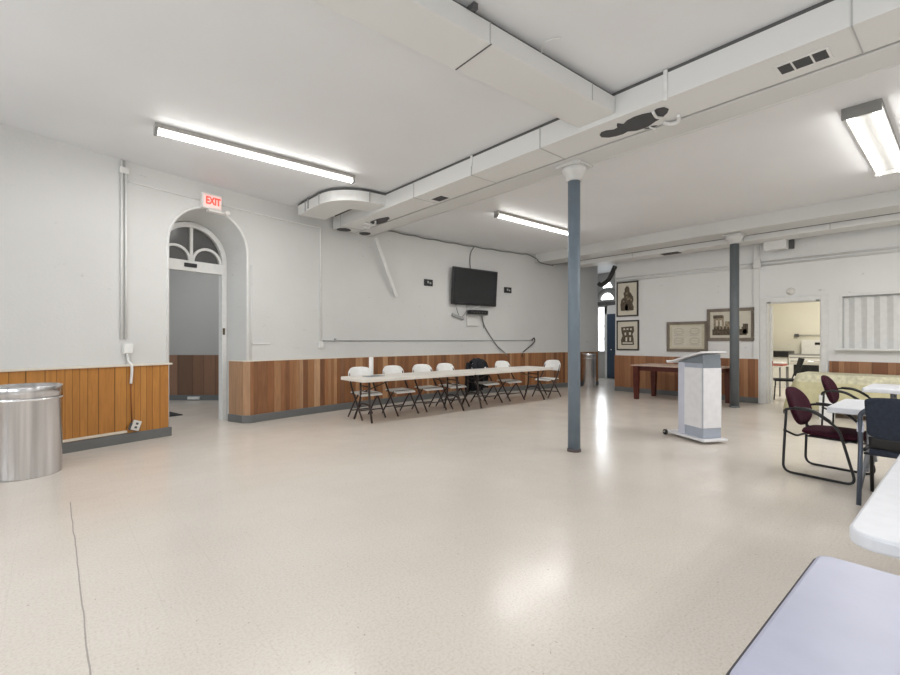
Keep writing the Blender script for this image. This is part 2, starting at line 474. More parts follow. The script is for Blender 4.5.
# hallway behind the arched doorway
mb = MB()
E1 = Vector((.755, -.655, 0)); N1 = Vector((-.655, -.755, 0)); K0 = Vector((2.47, 11.65, 0))
Mk = Matrix(((E1.x, N1.x, 0, K0.x), (E1.y, N1.y, 0, K0.y), (0, 0, 1, 0), (0, 0, 0, 1)))
mb.box((-3, -.12, 0), (3, 0, CEIL), M=Mk)
mb.box((-3, 0, 0), (-2.9, 3.5, CEIL), M=Mk)
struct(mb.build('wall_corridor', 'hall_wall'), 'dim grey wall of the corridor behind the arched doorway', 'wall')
mb = MB(); mb.box((-2.9, 0, .12), (2.9, .03, 1.02), M=Mk)
struct(mb.build('trim_3', 'board_dark'), 'dark board wainscot in the corridor', 'wainscot')
mb = MB(); mb.box((-2.9, 0, 0), (2.9, .045, .12), M=Mk)
struct(mb.build('baseboard_corridor', 'base_grey'), 'dark grey baseboard in the corridor', 'baseboard')

# wainscots along the curved wall
def wallpath(x0, x1, n, d=0): return [on(x0+(x1-x0)*i/n, 0, d) for i in range(n+1)]
mb = MB(); ribbon(mb, wallpath(-3.15, 1.247, 24), .05, .10, 1.01)
struct(mb.build('trim_4', 'board_orange'), 'glossy orange wood board wainscot left of the arched doorway', 'wainscot')
mb = MB(); ribbon(mb, wallpath(-3.15, 1.29, 24), .075, 1.01, 1.035)
struct(mb.build('trim_5', 'cap_pale', bevel=.004), 'pale cap rail on the orange wainscot', 'rail')
mb = MB(); ribbon(mb, wallpath(-3.15, 1.28, 24), .075, 0, .125)
struct(mb.build('baseboard_left', 'base_grey', bevel=.006), 'dark grey baseboard under the orange wainscot', 'baseboard')
J = [on(2.40, 0, -.40), on(2.42, 0, -.22), on(2.435, 0, -.02)]
rp = J + wallpath(2.46, 12.5, 50, 0)
mb = MB(); ribbon(mb, rp, .06, .10, 1.005)
struct(mb.build('trim_6', 'board_mixed'), 'wainscot of mixed brown and tan boards along the curved wall', 'wainscot')
mb = MB(); ribbon(mb, rp, .068, 1.005, 1.02)
struct(mb.build('trim_7', 'cap_pale'), 'thin pale cap on the mixed board wainscot', 'rail')
mb = MB(); ribbon(mb, rp, .085, 0, .125)
struct(mb.build('baseboard_curved', 'base_grey', bevel=.01), 'dark grey baseboard along the curved wall', 'baseboard')
# back wall wainscot
mb = MB(); mb.box((XB-.04, 3.12, .10), (XB, 6.45, .95)); mb.box((XB-.04, -5.3, .10), (XB, 1.93, .95))
struct(mb.build('trim_8', 'board_back'), 'brown board wainscot along the end wall', 'wainscot')
mb = MB(); mb.box((XB-.05, 3.12, 0), (XB, 6.45, .12)); mb.box((XB-.05, -5.3, 0), (XB, 1.93, .12))
struct(mb.build('baseboard_back', 'base_grey', bevel=.006), 'dark grey baseboard along the end wall', 'baseboard')

# ---- arched doorway frame, fanlight
q = ang(DX)
Mf = Matrix.Translation(on(DX, 0, -.60)) @ Matrix.Rotation(q, 4, 'Z')      # local x along wall, y into wall (away)
def arc(r, z, n=24, a0=0, a1=PI, cx=0): return [(cx + r*math.cos(a0+(a1-a0)*i/n), z + r*math.sin(a0+(a1-a0)*i/n)) for i in range(n+1)]
def archbar(mb, outer, inner, y0, y1, m=None):
    n = len(outer); R = []
    for (a, b) in zip(outer, inner):
        R.append([mb.bm.verts.new(Mf @ Vector(p)) for p in ((a[0], y0, a[1]), (a[0], y1, a[1]), (b[0], y1, b[1]), (b[0], y0, b[1]))])
    for A, B in zip(R, R[1:]):
        for k in range(4): mb.face([A[k], A[(k+1) % 4], B[(k+1) % 4], B[k]], m)
    mb.face(R[0][::-1], m); mb.face(R[-1], m)
SZ = 2.68
o_ = [(.57, 0)] + arc(.57, SZ) + [(-.57, 0)]; i_ = [(.49, 0)] + arc(.49, SZ) + [(-.49, 0)]
mb = MB(); archbar(mb, o_, i_, -.05, .06)
door = struct(mb.build('door_1', 'white_paint'), 'white arched door frame with fanlight set deep in the wall', 'door')
mb = MB(); mb.box((-.5, -.06, 2.46), (.5, .06, 2.63), M=Mf); mb.build('transom_bar', 'white_paint', door, bevel=.006)
mb = MB(); mb.box((-.022, -.03, 2.63), (.022, .03, 3.17), M=Mf)
for cx in (-.25, .25): archbar(mb, arc(.245, 2.63, 16, 0, PI, cx), arc(.205, 2.63, 16, 0, PI, cx), -.03, .03)
mb.build('fanlight_bars', 'white_paint', door)
mb = MB(); g = [Mf @ Vector((p[0], .01, p[1])) for p in [(.50, 2.63)] + arc(.50, SZ) + [(-.50, 2.63)]]; mb.poly(g)
mb.build('fanlight_glass', 'glass_dark', door)
mb = MB(); mb.rbox((-.13, -.085, 2.525), (.06, -.06, 2.585), .004, 'black_plastic', Mf); s_ = mb.build('door_sensor', None, door); s_['label'] = 'small black sensor strip on the transom'
mb = MB(); mb.rbox((.50, -.062, 1.45), (.535, -.05, 1.56), .004, 'brass', Mf); mb.build('latch_plate', None, door)
mb = MB(); mb.box((-.49, .0, 0), (-.455, .08, 2.46), M=Mf); mb.build('door_stop', 'lectern_dark', door)

mb = MB(); mb.prism([(-.55, -.4), (.45, -.4), (.45, .35), (-.55, .35)], 0.001, .015, 'mat_dark', Matrix.Translation((1.28, 9.75, 0)) @ Matrix.Rotation(.2, 4, 'Z'))
tag(mb.build('floor_mat', bevel=.004), 'dark floor mat in the corridor behind the arched doorway', 'mat')
mb = MB(); mb.rbox((-.14, .045, .02), (.14, .08, .085), .008, 'white_paint', Mk)
tag(mb.build('floor_vent'), 'small white vent plate on the corridor baseboard', 'vent')

# ------------------------------------------------------------------ exit sign
sx = 1.84
ex = thing('exit_sign', on(sx, 3.47, 0), ang(sx), 'lit white exit sign with red letters over the arched doorway', 'exit sign')
mb = MB(); mb.rbox((-.15, -.09, -.115), (.15, -.0, .115), .012); mb.build('housing', 'sign_white', ex)
mb = MB(); mb.box((-.13, -.094, -.09), (.13, -.089, .09)); mb.build('lit_face', 'exit_face', ex)
cu = bpy.data.curves.new('exit_text', 'FONT'); cu.body = 'EXIT'; cu.size = .155; cu.extrude = .003; cu.align_x = 'CENTER'; cu.align_y = 'CENTER'; cu.offset = .004
to = bpy.data.objects.new('tmp_text', cu); COL.objects.link(to)
dg = bpy.context.evaluated_depsgraph_get(); me = bpy.data.meshes.new_from_object(to.evaluated_get(dg))
bpy.data.objects.remove(to); me.materials.clear(); me.materials.append(MATS['exit_red'])
tx = bpy.data.objects.new('exit_lettering', me); COL.objects.link(tx); tx.parent = ex
tx.location = (.008, -.098, 0); tx.rotation_euler = (PI/2, 0, 0); tx.scale = (.72, 1.0, 1)
tx['label'] = 'red letters EXIT'
mb = MB(); mb.rbox((-.06, -.10, -.155), (.24, -.0, -.118), .01); mb.build('lamp_bracket', 'sign_white', ex)
mb = MB(); mb.lathe([(.012, 0), (.035, .012), (.035, .05), (.02, .06)], 'sign_white', 16, M=Matrix.Translation((.21, -.10, -.135)) @ Matrix.Rotation(PI/2, 4, 'X')); mb.build('lamp_head', None, ex)

# ------------------------------------------------------------------ conduits on the curved wall
def pipe(pts, r, m, name, label, cat='conduit', smooth=0, rnd=.03):
    mb = MB(); P = pts if smooth else fillet(pts, rnd); mb.tube(P, r, m, 8, smooth=smooth)
    return tag(mb.build(name), label, cat)
cd = thing('electrical_conduit', on(.72, 1.2), ang(.72), 'pair of white conduits rising to the ceiling above the small switch box', 'conduit')
for dx in (-.022, .028):
    mb = MB(); mb.tube([(dx, -.018, .17), (dx, -.018, 2.53)], .014, 'white_paint', 8); mb.build('pipe', None, cd)
mb = MB(); mb.box((-.05, -.045, -.02+2.38), (.055, 0, 2.44)); mb.build('bracket', 'white_paint', cd)
mb = MB(); mb.rbox((-.005, -.055, -.02), (.10, 0, .11), .006); mb.build('switch_box', 'white_paint', cd)
mb = MB(); mb.tube([(.045, -.03, -.02), (.05, -.035, -.12), (.07, -.085, -.2), (.065, -.07, -.42)], .017, 'white_paint', 8, smooth=5); mb.build('drop_cord', None, cd)
ou = thing('wall_outlet', on(.83, .22, .08), ang(.8), 'tilted white outlet hanging by the orange wainscot base', 'outlet')
mb = MB(); mb.rbox((-.05, -.03, -.065), (.05, .0, .065), .005, 'outlet', Matrix.Rotation(.35, 4, 'Y')); mb.build('cover_plate', None, ou)
for dz in (-.025, .025):
    mb = MB(); mb.rbox((-.016, -.034, dz-.014), (.016, -.029, dz+.014), .003, 'seam', Matrix.Rotation(.35, 4, 'Y')); mb.build('socket', None, ou)
mb = MB(); mb.rbox((-.075, -.02, -.07), (.06, .0, .02), .006, 'seam', Matrix.Rotation(.35, 4, 'Y')); mb.build('back_box', None, ou)
mb = MB(); mb.tube([on(.80, .25, .058), on(.79, .62, .058), on(.79, .80, .058)], .008, 'stain', 6)
tag(mb.build('wall_cable'), 'brown cable running down the orange wainscot to the outlet', 'cable')
mb = MB(); ribbon(mb, wallpath(-1.6, .74, 12, .05), .022, .135, .165, 'cap_pale')
tag(mb.build('cable_raceway'), 'long pale raceway along the base of the orange wainscot', 'raceway')
pipe([on(.78 + i*(1.68-.78)/6, 3.475, .012) for i in range(7)], .010, 'white_paint', 'wall_conduit', 'thin white conduit between the paired conduits and the exit sign')
pipe([on(2.03 + i*(3.80-2.03)/8, 3.475, .012) for i in range(9)] + [on(3.84, 3.475, .012), on(3.84, 1.30, .012)], .013, 'white_paint', 'wall_conduit', 'white conduit from the exit sign turning down the wall beside the round duct')
mb = MB(); mb.rbox((-.045, -.04, -.06), (.045, 0, .06), .006)
tag(mb.build('junction_box', 'white_paint', loc=on(3.84, 1.27), rz=ang(3.84)), 'small white junction box at the foot of the tall conduit', 'junction box')
pipe([on(3.89 + i*(10.05-3.89)/30, 1.345, .012) for i in range(31)], .012, 'router_grey', 'wall_conduit', 'long grey conduit running level above the mixed board wainscot')
mb = MB(); mb.rbox((-.02, -.03, -.03), (.02, 0, .03), .005)
tag(mb.build('conduit_clip', 'router_grey', loc=on(4.16, 1.36), rz=ang(4.16)), 'small grey fitting on the level conduit near the junction box', 'fitting')
pipe([on(10.05, 1.34, .03), on(10.12, 1.42, .03), on(10.15, 1.33, .035), on(10.0, 1.20, .035), on(9.72, 1.03, .05), on(9.66, .9, .07)], .014, 'cable', 'hanging_cable', 'short dark cable hooking down from the end of the level conduit', 'cable', smooth=5)
mb = MB(); mb.rbox((-.16, -.02, -.012), (.16, 0, .012), .004)
tag(mb.build('wall_ledge', 'white_paint', loc=on(2.68, 1.30), rz=ang(2.68)), 'short white strip on the wall right of the arched doorway', 'strip')
pipe([on(2.50, 1.03, .012), on(2.50, 2.6, .012)], .008, 'white_paint', 'wall_conduit', 'thin white line of conduit beside the arch moulding')
# slanting white strip under the duct
mb = MB(); a = on(5.03, 3.46, .16); b = on(5.66, 2.30, .06)
t = (b-a).normalized(); w_ = t.cross(Vector((0, -1, 0))).normalized()*.034
vs = [a-w_, a+w_, b+w_, b-w_]; nn = Vector((0, -.02, 0))
v1 = [mb.bm.verts.new(p) for p in vs]; v2 = [mb.bm.verts.new(p+nn) for p in vs]
mb.face(v1); mb.face(v2[::-1])
for i in range(4): mb.face([v1[i], v1[(i+1) % 4], v2[(i+1) % 4], v2[i]])
tag(mb.build('hanging_strip', 'white_paint'), 'white strip slanting down the wall from the end of the long duct', 'strip')
pipe([on(5.0+i*(9.9-5.0)/24, 3.715 - (.012 if i % 3 else 0), .02) for i in range(25)] + [Vector((10.08, 8.0, 3.60)), Vector((10.12, 7.9, 3.48)), Vector((10.7, 7.9, 3.46))], .016, 'grey_cable', 'ceiling_cable', 'dark cable along the top of the curved wall to the far beam', 'cable', smooth=3)
pipe([on(8.05, 3.71, .03), on(7.93, 3.55, .03), on(7.90, 3.3, .03), on(7.93, 3.0, .04)], .013, 'grey_cable', 'hanging_cable', 'dark cable dropping from the ceiling to the television', 'cable', smooth=5)

# ------------------------------------------------------------------ television and gear
tx_ = 7.99
tv = thing('television', on(tx_, 2.68, 0), ang(tx_)+.02, 'black flat television mounted high on the curved wall', 'television')
Mt = Matrix.Rotation(math.radians(4), 4, 'X')
mb = MB(); mb.rbox((-.74, -.15, -.45), (.74, -.09, .45), .012, 'black_plastic', Mt); mb.build('casing', None, tv)
mb = MB(); mb.box((-.705, -.155, -.40), (.705, -.149, .42), 'screen', Mt); mb.build('screen', None, tv)
mb = MB(); mb.rbox((-.25, -.10, -.2), (.25, 0, .2), .01); mb.build('wall_bracket', 'black_metal', tv)
for i, (x, lb) in enumerate(((6.61, 'dark speaker plate on the wall left of the television'), (9.20, 'dark speaker plate on the wall right of the television'))):
    p = thing('wall_plate', on(x, 2.69, 0), ang(x), lb, 'wall plate', 'wall plates beside the television')
    mb = MB(); mb.rbox((-.125, -.03, -.075), (.125, 0, .075), .008); mb.build('cover', 'black_plastic', p)
    mb = MB(); mb.rbox((-.05, -.04, -.02), (.0, -.03, .035), .004, 'router_grey'); mb.build('socket', None, p)
    mb = MB(); mb.rbox((.02, -.04, -.03), (.07, -.03, .01), .004, 'router_grey'); mb.build('socket', None, p)
bx = thing('media_box', on(8.1, 2.045, 0), ang(8.1), 'long black media box on the wall just under the television', 'media box')
mb = MB(); mb.rbox((-.30, -.20, -.05), (.28, -.02, .06), .03); mb.build('body', 'black_plastic', bx)
for k in range(5):
    mb = MB(); mb.rbox((-.22+k*.09, -.206, -.015), (-.19+k*.09, -.199, .015), .004, 'seam'); mb.build('front_button', None, bx)
mb = MB(); mb.box((-.3, -.16, -.065), (.3, 0, -.05)); mb.build('wall_shelf', 'router_grey', bx)
mb = MB(); mb.rbox((-.2, -.05, -.14), (.2, 0, .13), .01)
tag(mb.build('router', 'beam', loc=on(8.0, 1.85), rz=ang(8)), 'white box on the wall below the black media box', 'router')
mb = MB(); mb.rbox((-.19, -.07, -.03), (.19, -.01, .03), .015, 'router_grey', Matrix.Rotation(.25, 4, 'Y'))
tag(mb.build('cable_box', loc=on(7.5, 1.93), rz=ang(7.5)), 'small grey device hanging tilted below the left corner of the television', 'device')
pipe([on(7.42, 2.25, .05), on(7.45, 2.1, .06), on(7.52, 1.97, .05)], .008, 'grey_cable', 'hanging_cable', 'thin cord from the television to the tilted grey device', 'cable', smooth=4)
pipe([on(7.62, 1.92, .05), on(7.72, 2.02, .06), on(7.78, 2.12, .06), on(7.75, 2.24, .06)], .008, 'grey_cable', 'hanging_cable', 'looped cord between the tilted grey device and the media box', 'cable', smooth=4)
pipe([on(7.95, 2.12, .1), on(8.0, 2.17, .1), on(8.1, 2.18, .1), on(8.18, 2.24, .1)], .01, 'white_paint', 'hanging_cable', 'short white cords between the television and the media box', 'cable', smooth=4)
pipe([on(8.28, 1.98, .05), on(8.36, 1.75, .035), on(8.55, 1.5, .03), on(8.8, 1.22, .03), on(9.05, 1.03, .05), on(9.1, .95, .09)], .014, 'grey_cable', 'hanging_cable', 'long dark cord running down the wall from the media box', 'cable', smooth=5)
pipe([on(8.28, 1.95, .05), on(8.33, 1.8, .035), on(8.36, 1.66, .03)], .008, 'grey_cable', 'hanging_cable', 'short loose cord end below the media box', 'cable', smooth=5)

# ------------------------------------------------------------------ ceiling beams and ducts
mb = MB(); mb.box((4.60, -5.4, 3.49), (4.93, WY(4.75), CEIL))
struct(mb.build('trim_9', 'beam', bevel=.006), 'white ceiling beam over the blue column', 'beam')
mb = MB(); mb.tube([(4.955, -5.4, 3.515), (4.955, WY(4.95), 3.515)], .03, 'beam', 10); mb.box((4.93, -5.4, 3.54), (4.99, WY(4.95), 3.56), 'seam')
struct(mb.build('trim_10'), 'round moulding along the edge of the ceiling beam', 'trim')
mb = MB(); mb.box((10.15, -5.4, 3.50), (10.75, WY(10.4), CEIL))
struct(mb.build('trim_11', 'beam', bevel=.006), 'white ceiling beam over the dark far column', 'beam')

du = thing('air_duct', (4.32, 2, 3.49), 0, 'long white rectangular air duct running beside the ceiling beam', 'air duct')
L = lambda x, y, z: (x-4.32, y-2, z-3.49)
mb = MB(); mb.box(L(4.10, -5.3, 3.49), L(4.56, 8.16, 3.715)); mb.build('duct_body', 'duct', du, bevel=.004)
for y, m in ((.57, 'soft_seam'), (3.20, 'soft_seam'), (4.30, 'soft_seam'), (5.55, 'soft_seam'), (7.85, 'soft_seam')):
    mb = MB(); mb.box(L(4.092, y-.005, 3.482), L(4.10, y+.005, 3.715)); mb.box(L(4.092, y-.004, 3.484), L(4.56, y+.004, 3.49))
    mb.build('duct_seam', m, du)
mb = MB(); mb.rbox(L(4.082, 1.80, 3.47), L(4.10, 1.835, 3.74), .004); mb.build('hanger_strap', 'white_paint', du)
mb = MB(); mb.rbox(L(4.082, 4.28, 3.60), L(4.10, 4.31, 3.74), .004); mb.build('hanger_strap', 'white_paint', du)
mb = MB(); mb.box(L(4.105, -5.3, 3.715), L(4.5, 8.1, 3.745)); mb.build('gap_shade_slab', 'seam', du)  # solid dark slab standing in for shade between duct and ceiling
# vents
def vent(loc, lx, ly, n, label):
    v = thing('duct_vent', loc, 0, label, 'vent', None)
    mb = MB(); w = .018
    mb.box((-lx/2-w, -ly/2-w, -.006), (lx/2+w, -ly/2, 0)); mb.box((-lx/2-w, ly/2, -.006), (lx/2+w, ly/2+w, 0))
    mb.box((-lx/2-w, -ly/2, -.006), (-lx/2, ly/2, 0)); mb.box((lx/2, -ly/2, -.006), (lx/2+w, ly/2, 0))
    for f in n: mb.box((-lx/2, f*ly-ly/2-.006, -.007), (lx/2, f*ly-ly/2+.006, 0))
    mb.build('frame', 'white_paint', v)
    mb = MB(); mb.box((-lx/2, -ly/2, -.003), (lx/2, ly/2, 0)); mb.build('grille', 'hole', v)
vent((4.35, .89, 3.489), .15, .30, (.30, .70), 'dark slotted vent with white bars in the underside of the long duct')
vent((4.42, 5.32, 3.489), .17, .24, (), 'small plain dark vent in the duct underside left of the blue column')
# torn holes
def blob(mb, c, pts, m='hole', z=0): mb.prism([(c[0]+p[0], c[1]+p[1]) for p in pts], 3.481+z, 3.4895+z, m)
def rough(cx, cy, rx, ry, n=26, j=.22, rot=0):
    P = []
    ph = [random.random()*6 for _ in range(3)]
    for i in range(n):
        a = 2*PI*i/n; r = 1 + j*(.6*math.sin(2*a+ph[0]) + .45*math.sin(3*a+ph[1]) + .3*math.sin(7*a+ph[2]))
        x, y = rx*r*math.cos(a), ry*r*math.sin(a); P.append((cx + x*math.cos(rot)-y*math.sin(rot), cy + x*math.sin(rot)+y*math.cos(rot)))
    return P
from mathutils.geometry import tessellate_polygon
# outline of the big torn patch, traced in plan
tear = [(4.30, 2.70), (4.36, 2.72), (4.42, 2.66), (4.45, 2.56), (4.46, 2.44), (4.44, 2.36), (4.49, 2.26), (4.50, 2.12), (4.47, 2.02), (4.44, 1.94), (4.42, 1.84), (4.36, 1.72), (4.30, 1.66), (4.23, 1.68), (4.21, 1.76), (4.24, 1.86), (4.21, 1.96), (4.20, 2.08), (4.22, 2.20), (4.26, 2.28), (4.20, 2.33), (4.24, 2.37), (4.29, 2.40), (4.30, 2.47), (4.26, 2.56), (4.26, 2.64)]
tear = [(x, 1.88+(y-1.66)*.68) for x, y in tear]
mb = MB(); mb.prism(tear, 3.484, 3.4895, 'hole')
mb.mats.append('white_paint')
tp = tag(mb.build('torn_patch'), 'ragged dark hole torn in the duct underside above the blue column', 'hole')
mb = MB(); mb.tube([(4.22, 1.99, 3.478), (4.33, 2.01, 3.47), (4.40, 1.99, 3.478)], .014, 'white_paint', 6, smooth=4); mb.build('peeling_strip', None, tp)
mb = MB(); mb.tube([(4.50, 2.02, 3.475), (4.55, 1.98, 3.46), (4.54, 1.90, 3.45), (4.46, 1.86, 3.47)], .018, 'white_paint', 6, smooth=4); mb.build('peeling_strip', None, tp)
mb = MB(); mb.tube([(4.50, 2.16, 3.48), (4.56, 2.12, 3.46), (4.58, 2.13, 3.44)], .01, 'white_paint', 6, smooth=4); mb.build('peeling_strip', None, tp)
mb = MB(); mb.prism([(4.52, 2.22), (4.555, 2.16), (4.54, 2.10), (4.51, 2.14)], 3.484, 3.4895, 'hole'); mb.build('small_tear', None, tp)
mb = MB(); mb.prism(rough(4.27, 8.04, .13, .13, 22, .10), 3.482, 3.4895, 'hole')
tag(mb.build('torn_patch'), 'dark torn patch at the wall end of the long duct', 'hole')
mb = MB(); mb.prism(rough(4.44, 7.02, .10, .30, 26, .2), 3.482, 3.4895, 'hole')
tp = tag(mb.build('torn_patch'), 'dark torn patch with white shreds in the duct underside near the round elbow', 'hole')
for a, b, c in (((4.30, 7.30, 3.48), (4.36, 7.2, 3.44), (4.5, 7.25, 3.47)), ((4.38, 7.5, 3.48), (4.45, 7.42, 3.43), (4.4, 7.3, 3.46)), ((4.5, 7.4, 3.48), (4.42, 7.15, 3.46), (4.36, 7.05, 3.48))):
    mb = MB(); mb.tube([a, b, c], .018, 'white_paint', 6, smooth=4); mb.build('peeling_strip', None, tp)
mb = MB(); mb.prism(rough(4.74, 8.06, .12, .12, 22, .12), 3.482, 3.4895, 'hole')
tag(mb.build('torn_patch'), 'dark torn patch under the beam end by the curved wall', 'hole')

# cross duct
cdv = thing('air_duct', (3, 2.5, 3.54), math.radians(-2.2), 'white flat cross duct joining the long duct at a right angle', 'air duct')
mb = MB(); mb.box((-5.5, -.16, 0), (1.10, .25, .155)); mb.build('duct_body', 'duct', cdv, bevel=.004)
mb = MB(); mb.box((-.55, -.165, -.004), (-.54, .25, 0)); mb.build('duct_seam', 'seam', cdv)
for x in (-.56, .72):
    mb = MB(); mb.box((x, -.166, 0), (x+.008, -.16, .155)); mb.build('duct_seam', 'soft_seam', cdv)
mb = MB(); mb.box((-.75, -.2, .157), (-.71, -.08, .20)); mb.build('hanger_block', 'seam', cdv)
mb = MB(); mb.tube([(.02, -.16, .155), (-.03, -.23, .18), (.0, -.30, .19), (.05, -.33, .2)], .005, 'white_paint', 6, smooth=5); mb.build('loose_wire', None, cdv)
mb = MB(); mb.box((-5.5, -.12, .155), (1.1, .2, .2)); mb.build('gap_shade_slab', 'seam', cdv)  # shade above the cross duct, put in as a dark slab

# elbow duct
el = thing('air_duct', (4.1, 6.7, 3.54), 0, 'white flat duct elbow curving from the long duct to the curved wall', 'air duct')
def elb(i, o, z0, z1, m, mb):
    out = [(0, -.38-o)]; R = .62
    c = (-.22, .25)                              # centre of the bend
    a_out = [(c[0] + (R+o)*math.cos(a), c[1] + (R+o)*math.sin(a)) for a in [-PI/2 - i_*PI/2/10 for i_ in range(11)]]
    r_in = .12 - i
    a_in = [(c[0] + r_in*math.cos(a), c[1] + r_in*math.sin(a)) for a in [PI + i_*PI/2/6 for i_ in range(7)]]
    yw = 1.10
    pts = out + [(p[0], p[1]) for p in a_out] + [(-.84-o, yw)] + [(-.34+i, yw)] + a_in + [(0, .13+i)]
    mb.prism(pts, z0, z1, m)
mb = MB(); elb(0, 0, 0, .165, 'duct', mb); mb.build('duct_body', None, el, bevel=.004)
mb = MB(); elb(-.02, .012, .165, .18, 'seam', mb); mb.build('top_shade_sheet', None, el)  # dark sheet over the elbow paints the shade below the ceiling
for lo, hi in (((-.855, .25, 0), (-.84, .27, .165)), ((-.855, .78, .0), (-.84, .80, .165)), ((-.3, -.385, 0), (-.29, -.37, .165))):
    mb = MB(); mb.box(lo, hi); mb.build('duct_seam', 'soft_seam', el)
mb = MB(); mb.rbox((-.86, .66, .02), (-.84, .69, .20), .003); mb.build('hanger_strap', 'router_grey', el)

# far duct along the end wall
mb = MB(); mb.box((10.75, -5.4, 3.50), (10.80, WY(10.4)-.1, 3.66)); struct(mb.build('gap_shade_strip', 'seam'), 'dark strip standing for the shade between the far beam and the duct', 'trim')  # solid dark strip; the shade here is put in as colour
fd = thing('air_duct', (11.05, 3, 3.39), 0, 'white air duct running along the end wall behind the far beam', 'air duct')
mb = MB(); mb.box((-.25, -8.3, 0), (.25, 4.45, .27)); mb.build('duct_body', 'duct', fd, bevel=.02)
mb = MB(); mb.box((-.2, 1.55, -.008), (.05, 1.95, 0)); mb.build('vent', 'hole', fd)
for y in (2.6, .2, -1.2):
    mb = MB(); mb.box((-.256, y, 0), (-.25, y+.012, .27)); mb.build('duct_seam', 'soft_seam', fd)

# box hanging high on the end wall
sb = thing('alarm_box', (11.46, 2.66, 3.36), 0, 'white box high on the end wall under the far duct', 'alarm box')
mb = MB(); mb.rbox((-.30, -.10, -.15), (-.08, .29, .15), .015); mb.build('cover', 'white_paint', sb)
mb = MB(); mb.rbox((-.08, -.17, -.13), (.04, .27, .15), .01); mb.build('back_box', 'seam', sb)

# ------------------------------------------------------------------ columns
def column(x, y, r, m, label, foot):
    c = thing('support_column', (x, y, 0), 0, label, 'column')
    mb = MB(); mb.lathe([(r*1.12, 0), (r*1.12, .03), (r, .035)], foot, 28); mb.build('foot', None, c)
    mb = MB(); mb.lathe([(r, .03), (r*.98, 3.37)], m, 28); mb.build('shaft', None, c)
    mb = MB(); mb.lathe([(r*.95, 3.30), (r*1.35, 3.302), (r*1.4, 3.37), (r*1.5, 3.375), (r*1.95, 3.43), (r*1.95, 3.462)], 'beam', 28)
    mb.box((-.15, -.17, 3.462), (.15, .17, 3.489), 'beam'); mb.build('capital', None, c)
column(4.84, 3.26, .075, 'pillar_blue', 'slim blue-grey steel column in the middle of the room', 'pillar_foot')
column(10.45, 3.26, .085, 'pillar_dark', 'dark grey steel column near the end wall', 'pillar_dark')

# ------------------------------------------------------------------ fluorescent lights
def strip(x0, x1, y, label, n=1, yaw=0, w=.055, group='ceiling strip lights'):
    t = thing('strip_light', ((x0+x1)/2, y, 3.66), yaw, label, 'ceiling light', group); h = (x1-x0)/2
    mb = MB(); mb.box((-h, -w, .035), (h, w, CEIL-3.66)); mb.build('housing', 'fixture' if n == 1 else 'fixture_end', t, bevel=.004)
    for s in (-1, 1):
        mb = MB(); mb.rbox((s*h-.03 if s > 0 else -h-.0, -w, -.03), (s*h if s > 0 else -h+.03, w, .04), .006); mb.build('end_cap', 'fixture_end', t)
    ys_ = [0] if n == 1 else [-.10, .10]
    for yy in ys_:
        mb = MB(); mb.tube([(-h+.03, yy, 0), (h-.03, yy, 0)], .024, 'tube', 12); mb.build('tube', None, t)
    return t
strip(.86, 3.32, 5.97, 'long single tube ceiling light nearest the arched doorway')
strip(6.22, 8.66, 5.87, 'single tube ceiling light in front of the television')
strip(6.18, 8.70, .80, 'wide twin tube ceiling light at the upper right', 2, math.radians(.5), .155)

# ------------------------------------------------------------------ back wall fittings
tr = MB(); y0, y1, z1 = KD
for lo, hi in (((XB-.03, y1, 0), (XB, y1+.11, z1+.10)), ((XB-.03, y0-.11, 0), (XB, y0, z1+.10)), ((XB-.03, y0, z1), (XB, y1, z1+.10)),
               ((XB, y1-.02, 0), (XT, y1, z1)), ((XB, y0, 0), (XT, y0+.02, z1)), ((XB, y0, z1-.02), (XT, y1, z1))): tr.box(lo, hi)
kdr = struct(tr.build('door_2', 'white_paint', bevel=.005), 'white frame of the kitchen doorway', 'door')
mb = MB(); mb.box((XT, y1-.05, 0), (XT+.12, y1-.02, 2.1)); mb.build('door_leaf', 'white_paint', kdr)
mb = MB(); mb.box((XT+.01, y1-.054, .76), (XT+.11, y1-.0495, .95), 'sign_white'); mb.box((XT+.03, y1-.056, .80), (XT+.08, y1-.0535, .91), 'red_item'); mb.build('door_sign', None, kdr)
for yy in (y0+.05, y1-.05):
    mb = MB(); mb.rbox((XB-.04, yy-.03, z1-.02), (XB-.02, yy+.03, z1+.015), .004); mb.build('catch', 'fixture_end', kdr)
mb = MB(); mb.lathe([(.02, 0), (.075, .0), (.075, .02), (.05, .04), (.02, .045)], 'outlet', 24, M=Matrix.Translation((XB, 2.555, 2.36)) @ Matrix.Rotation(-PI/2, 4, 'Y'))
tag(mb.build('smoke_detector'), 'round white smoke detector above the kitchen doorway', 'smoke detector')

sh = thing('accordion_shutter', (XB+.04, .5, 1.2), 0, 'white folding shutter closing the kitchen serving hatch', 'shutter')
mb = MB(); pts = []; yy = -1.25; k = 0; prof = []
while yy <= 1.24+1e-6: prof.append((.03 if k % 2 else -.02, yy)); yy += .0889; k += 1
back = [(p[0]+.012, p[1]) for p in prof][::-1]
for (a, b) in zip(prof, prof[1:]):
    mb.poly([(a[0], a[1], 0), (b[0], b[1], 0), (b[0], b[1], .97), (a[0], a[1], .97)])
mb.build('folded_panel', 'shutter', sh, fixn=False)
mb = MB(); mb.box((-.03, -1.25, .97), (.06, 1.24, 1.0)); mb.build('top_track', 'fixture_end', sh)
mb = MB(); mb.box((-.03, 1.215, 0), (.06, 1.24, .98)); mb.build('side_post', 'soft_seam', sh)
mb = MB(); mb.rbox((XB-.12, KW[0]-.1, KW[2]-.04), (XB+.0, KW[1]+.1, KW[2]), .006)
struct(mb.build('trim_12', 'white_paint'), 'white sill of the kitchen serving hatch', 'sill')
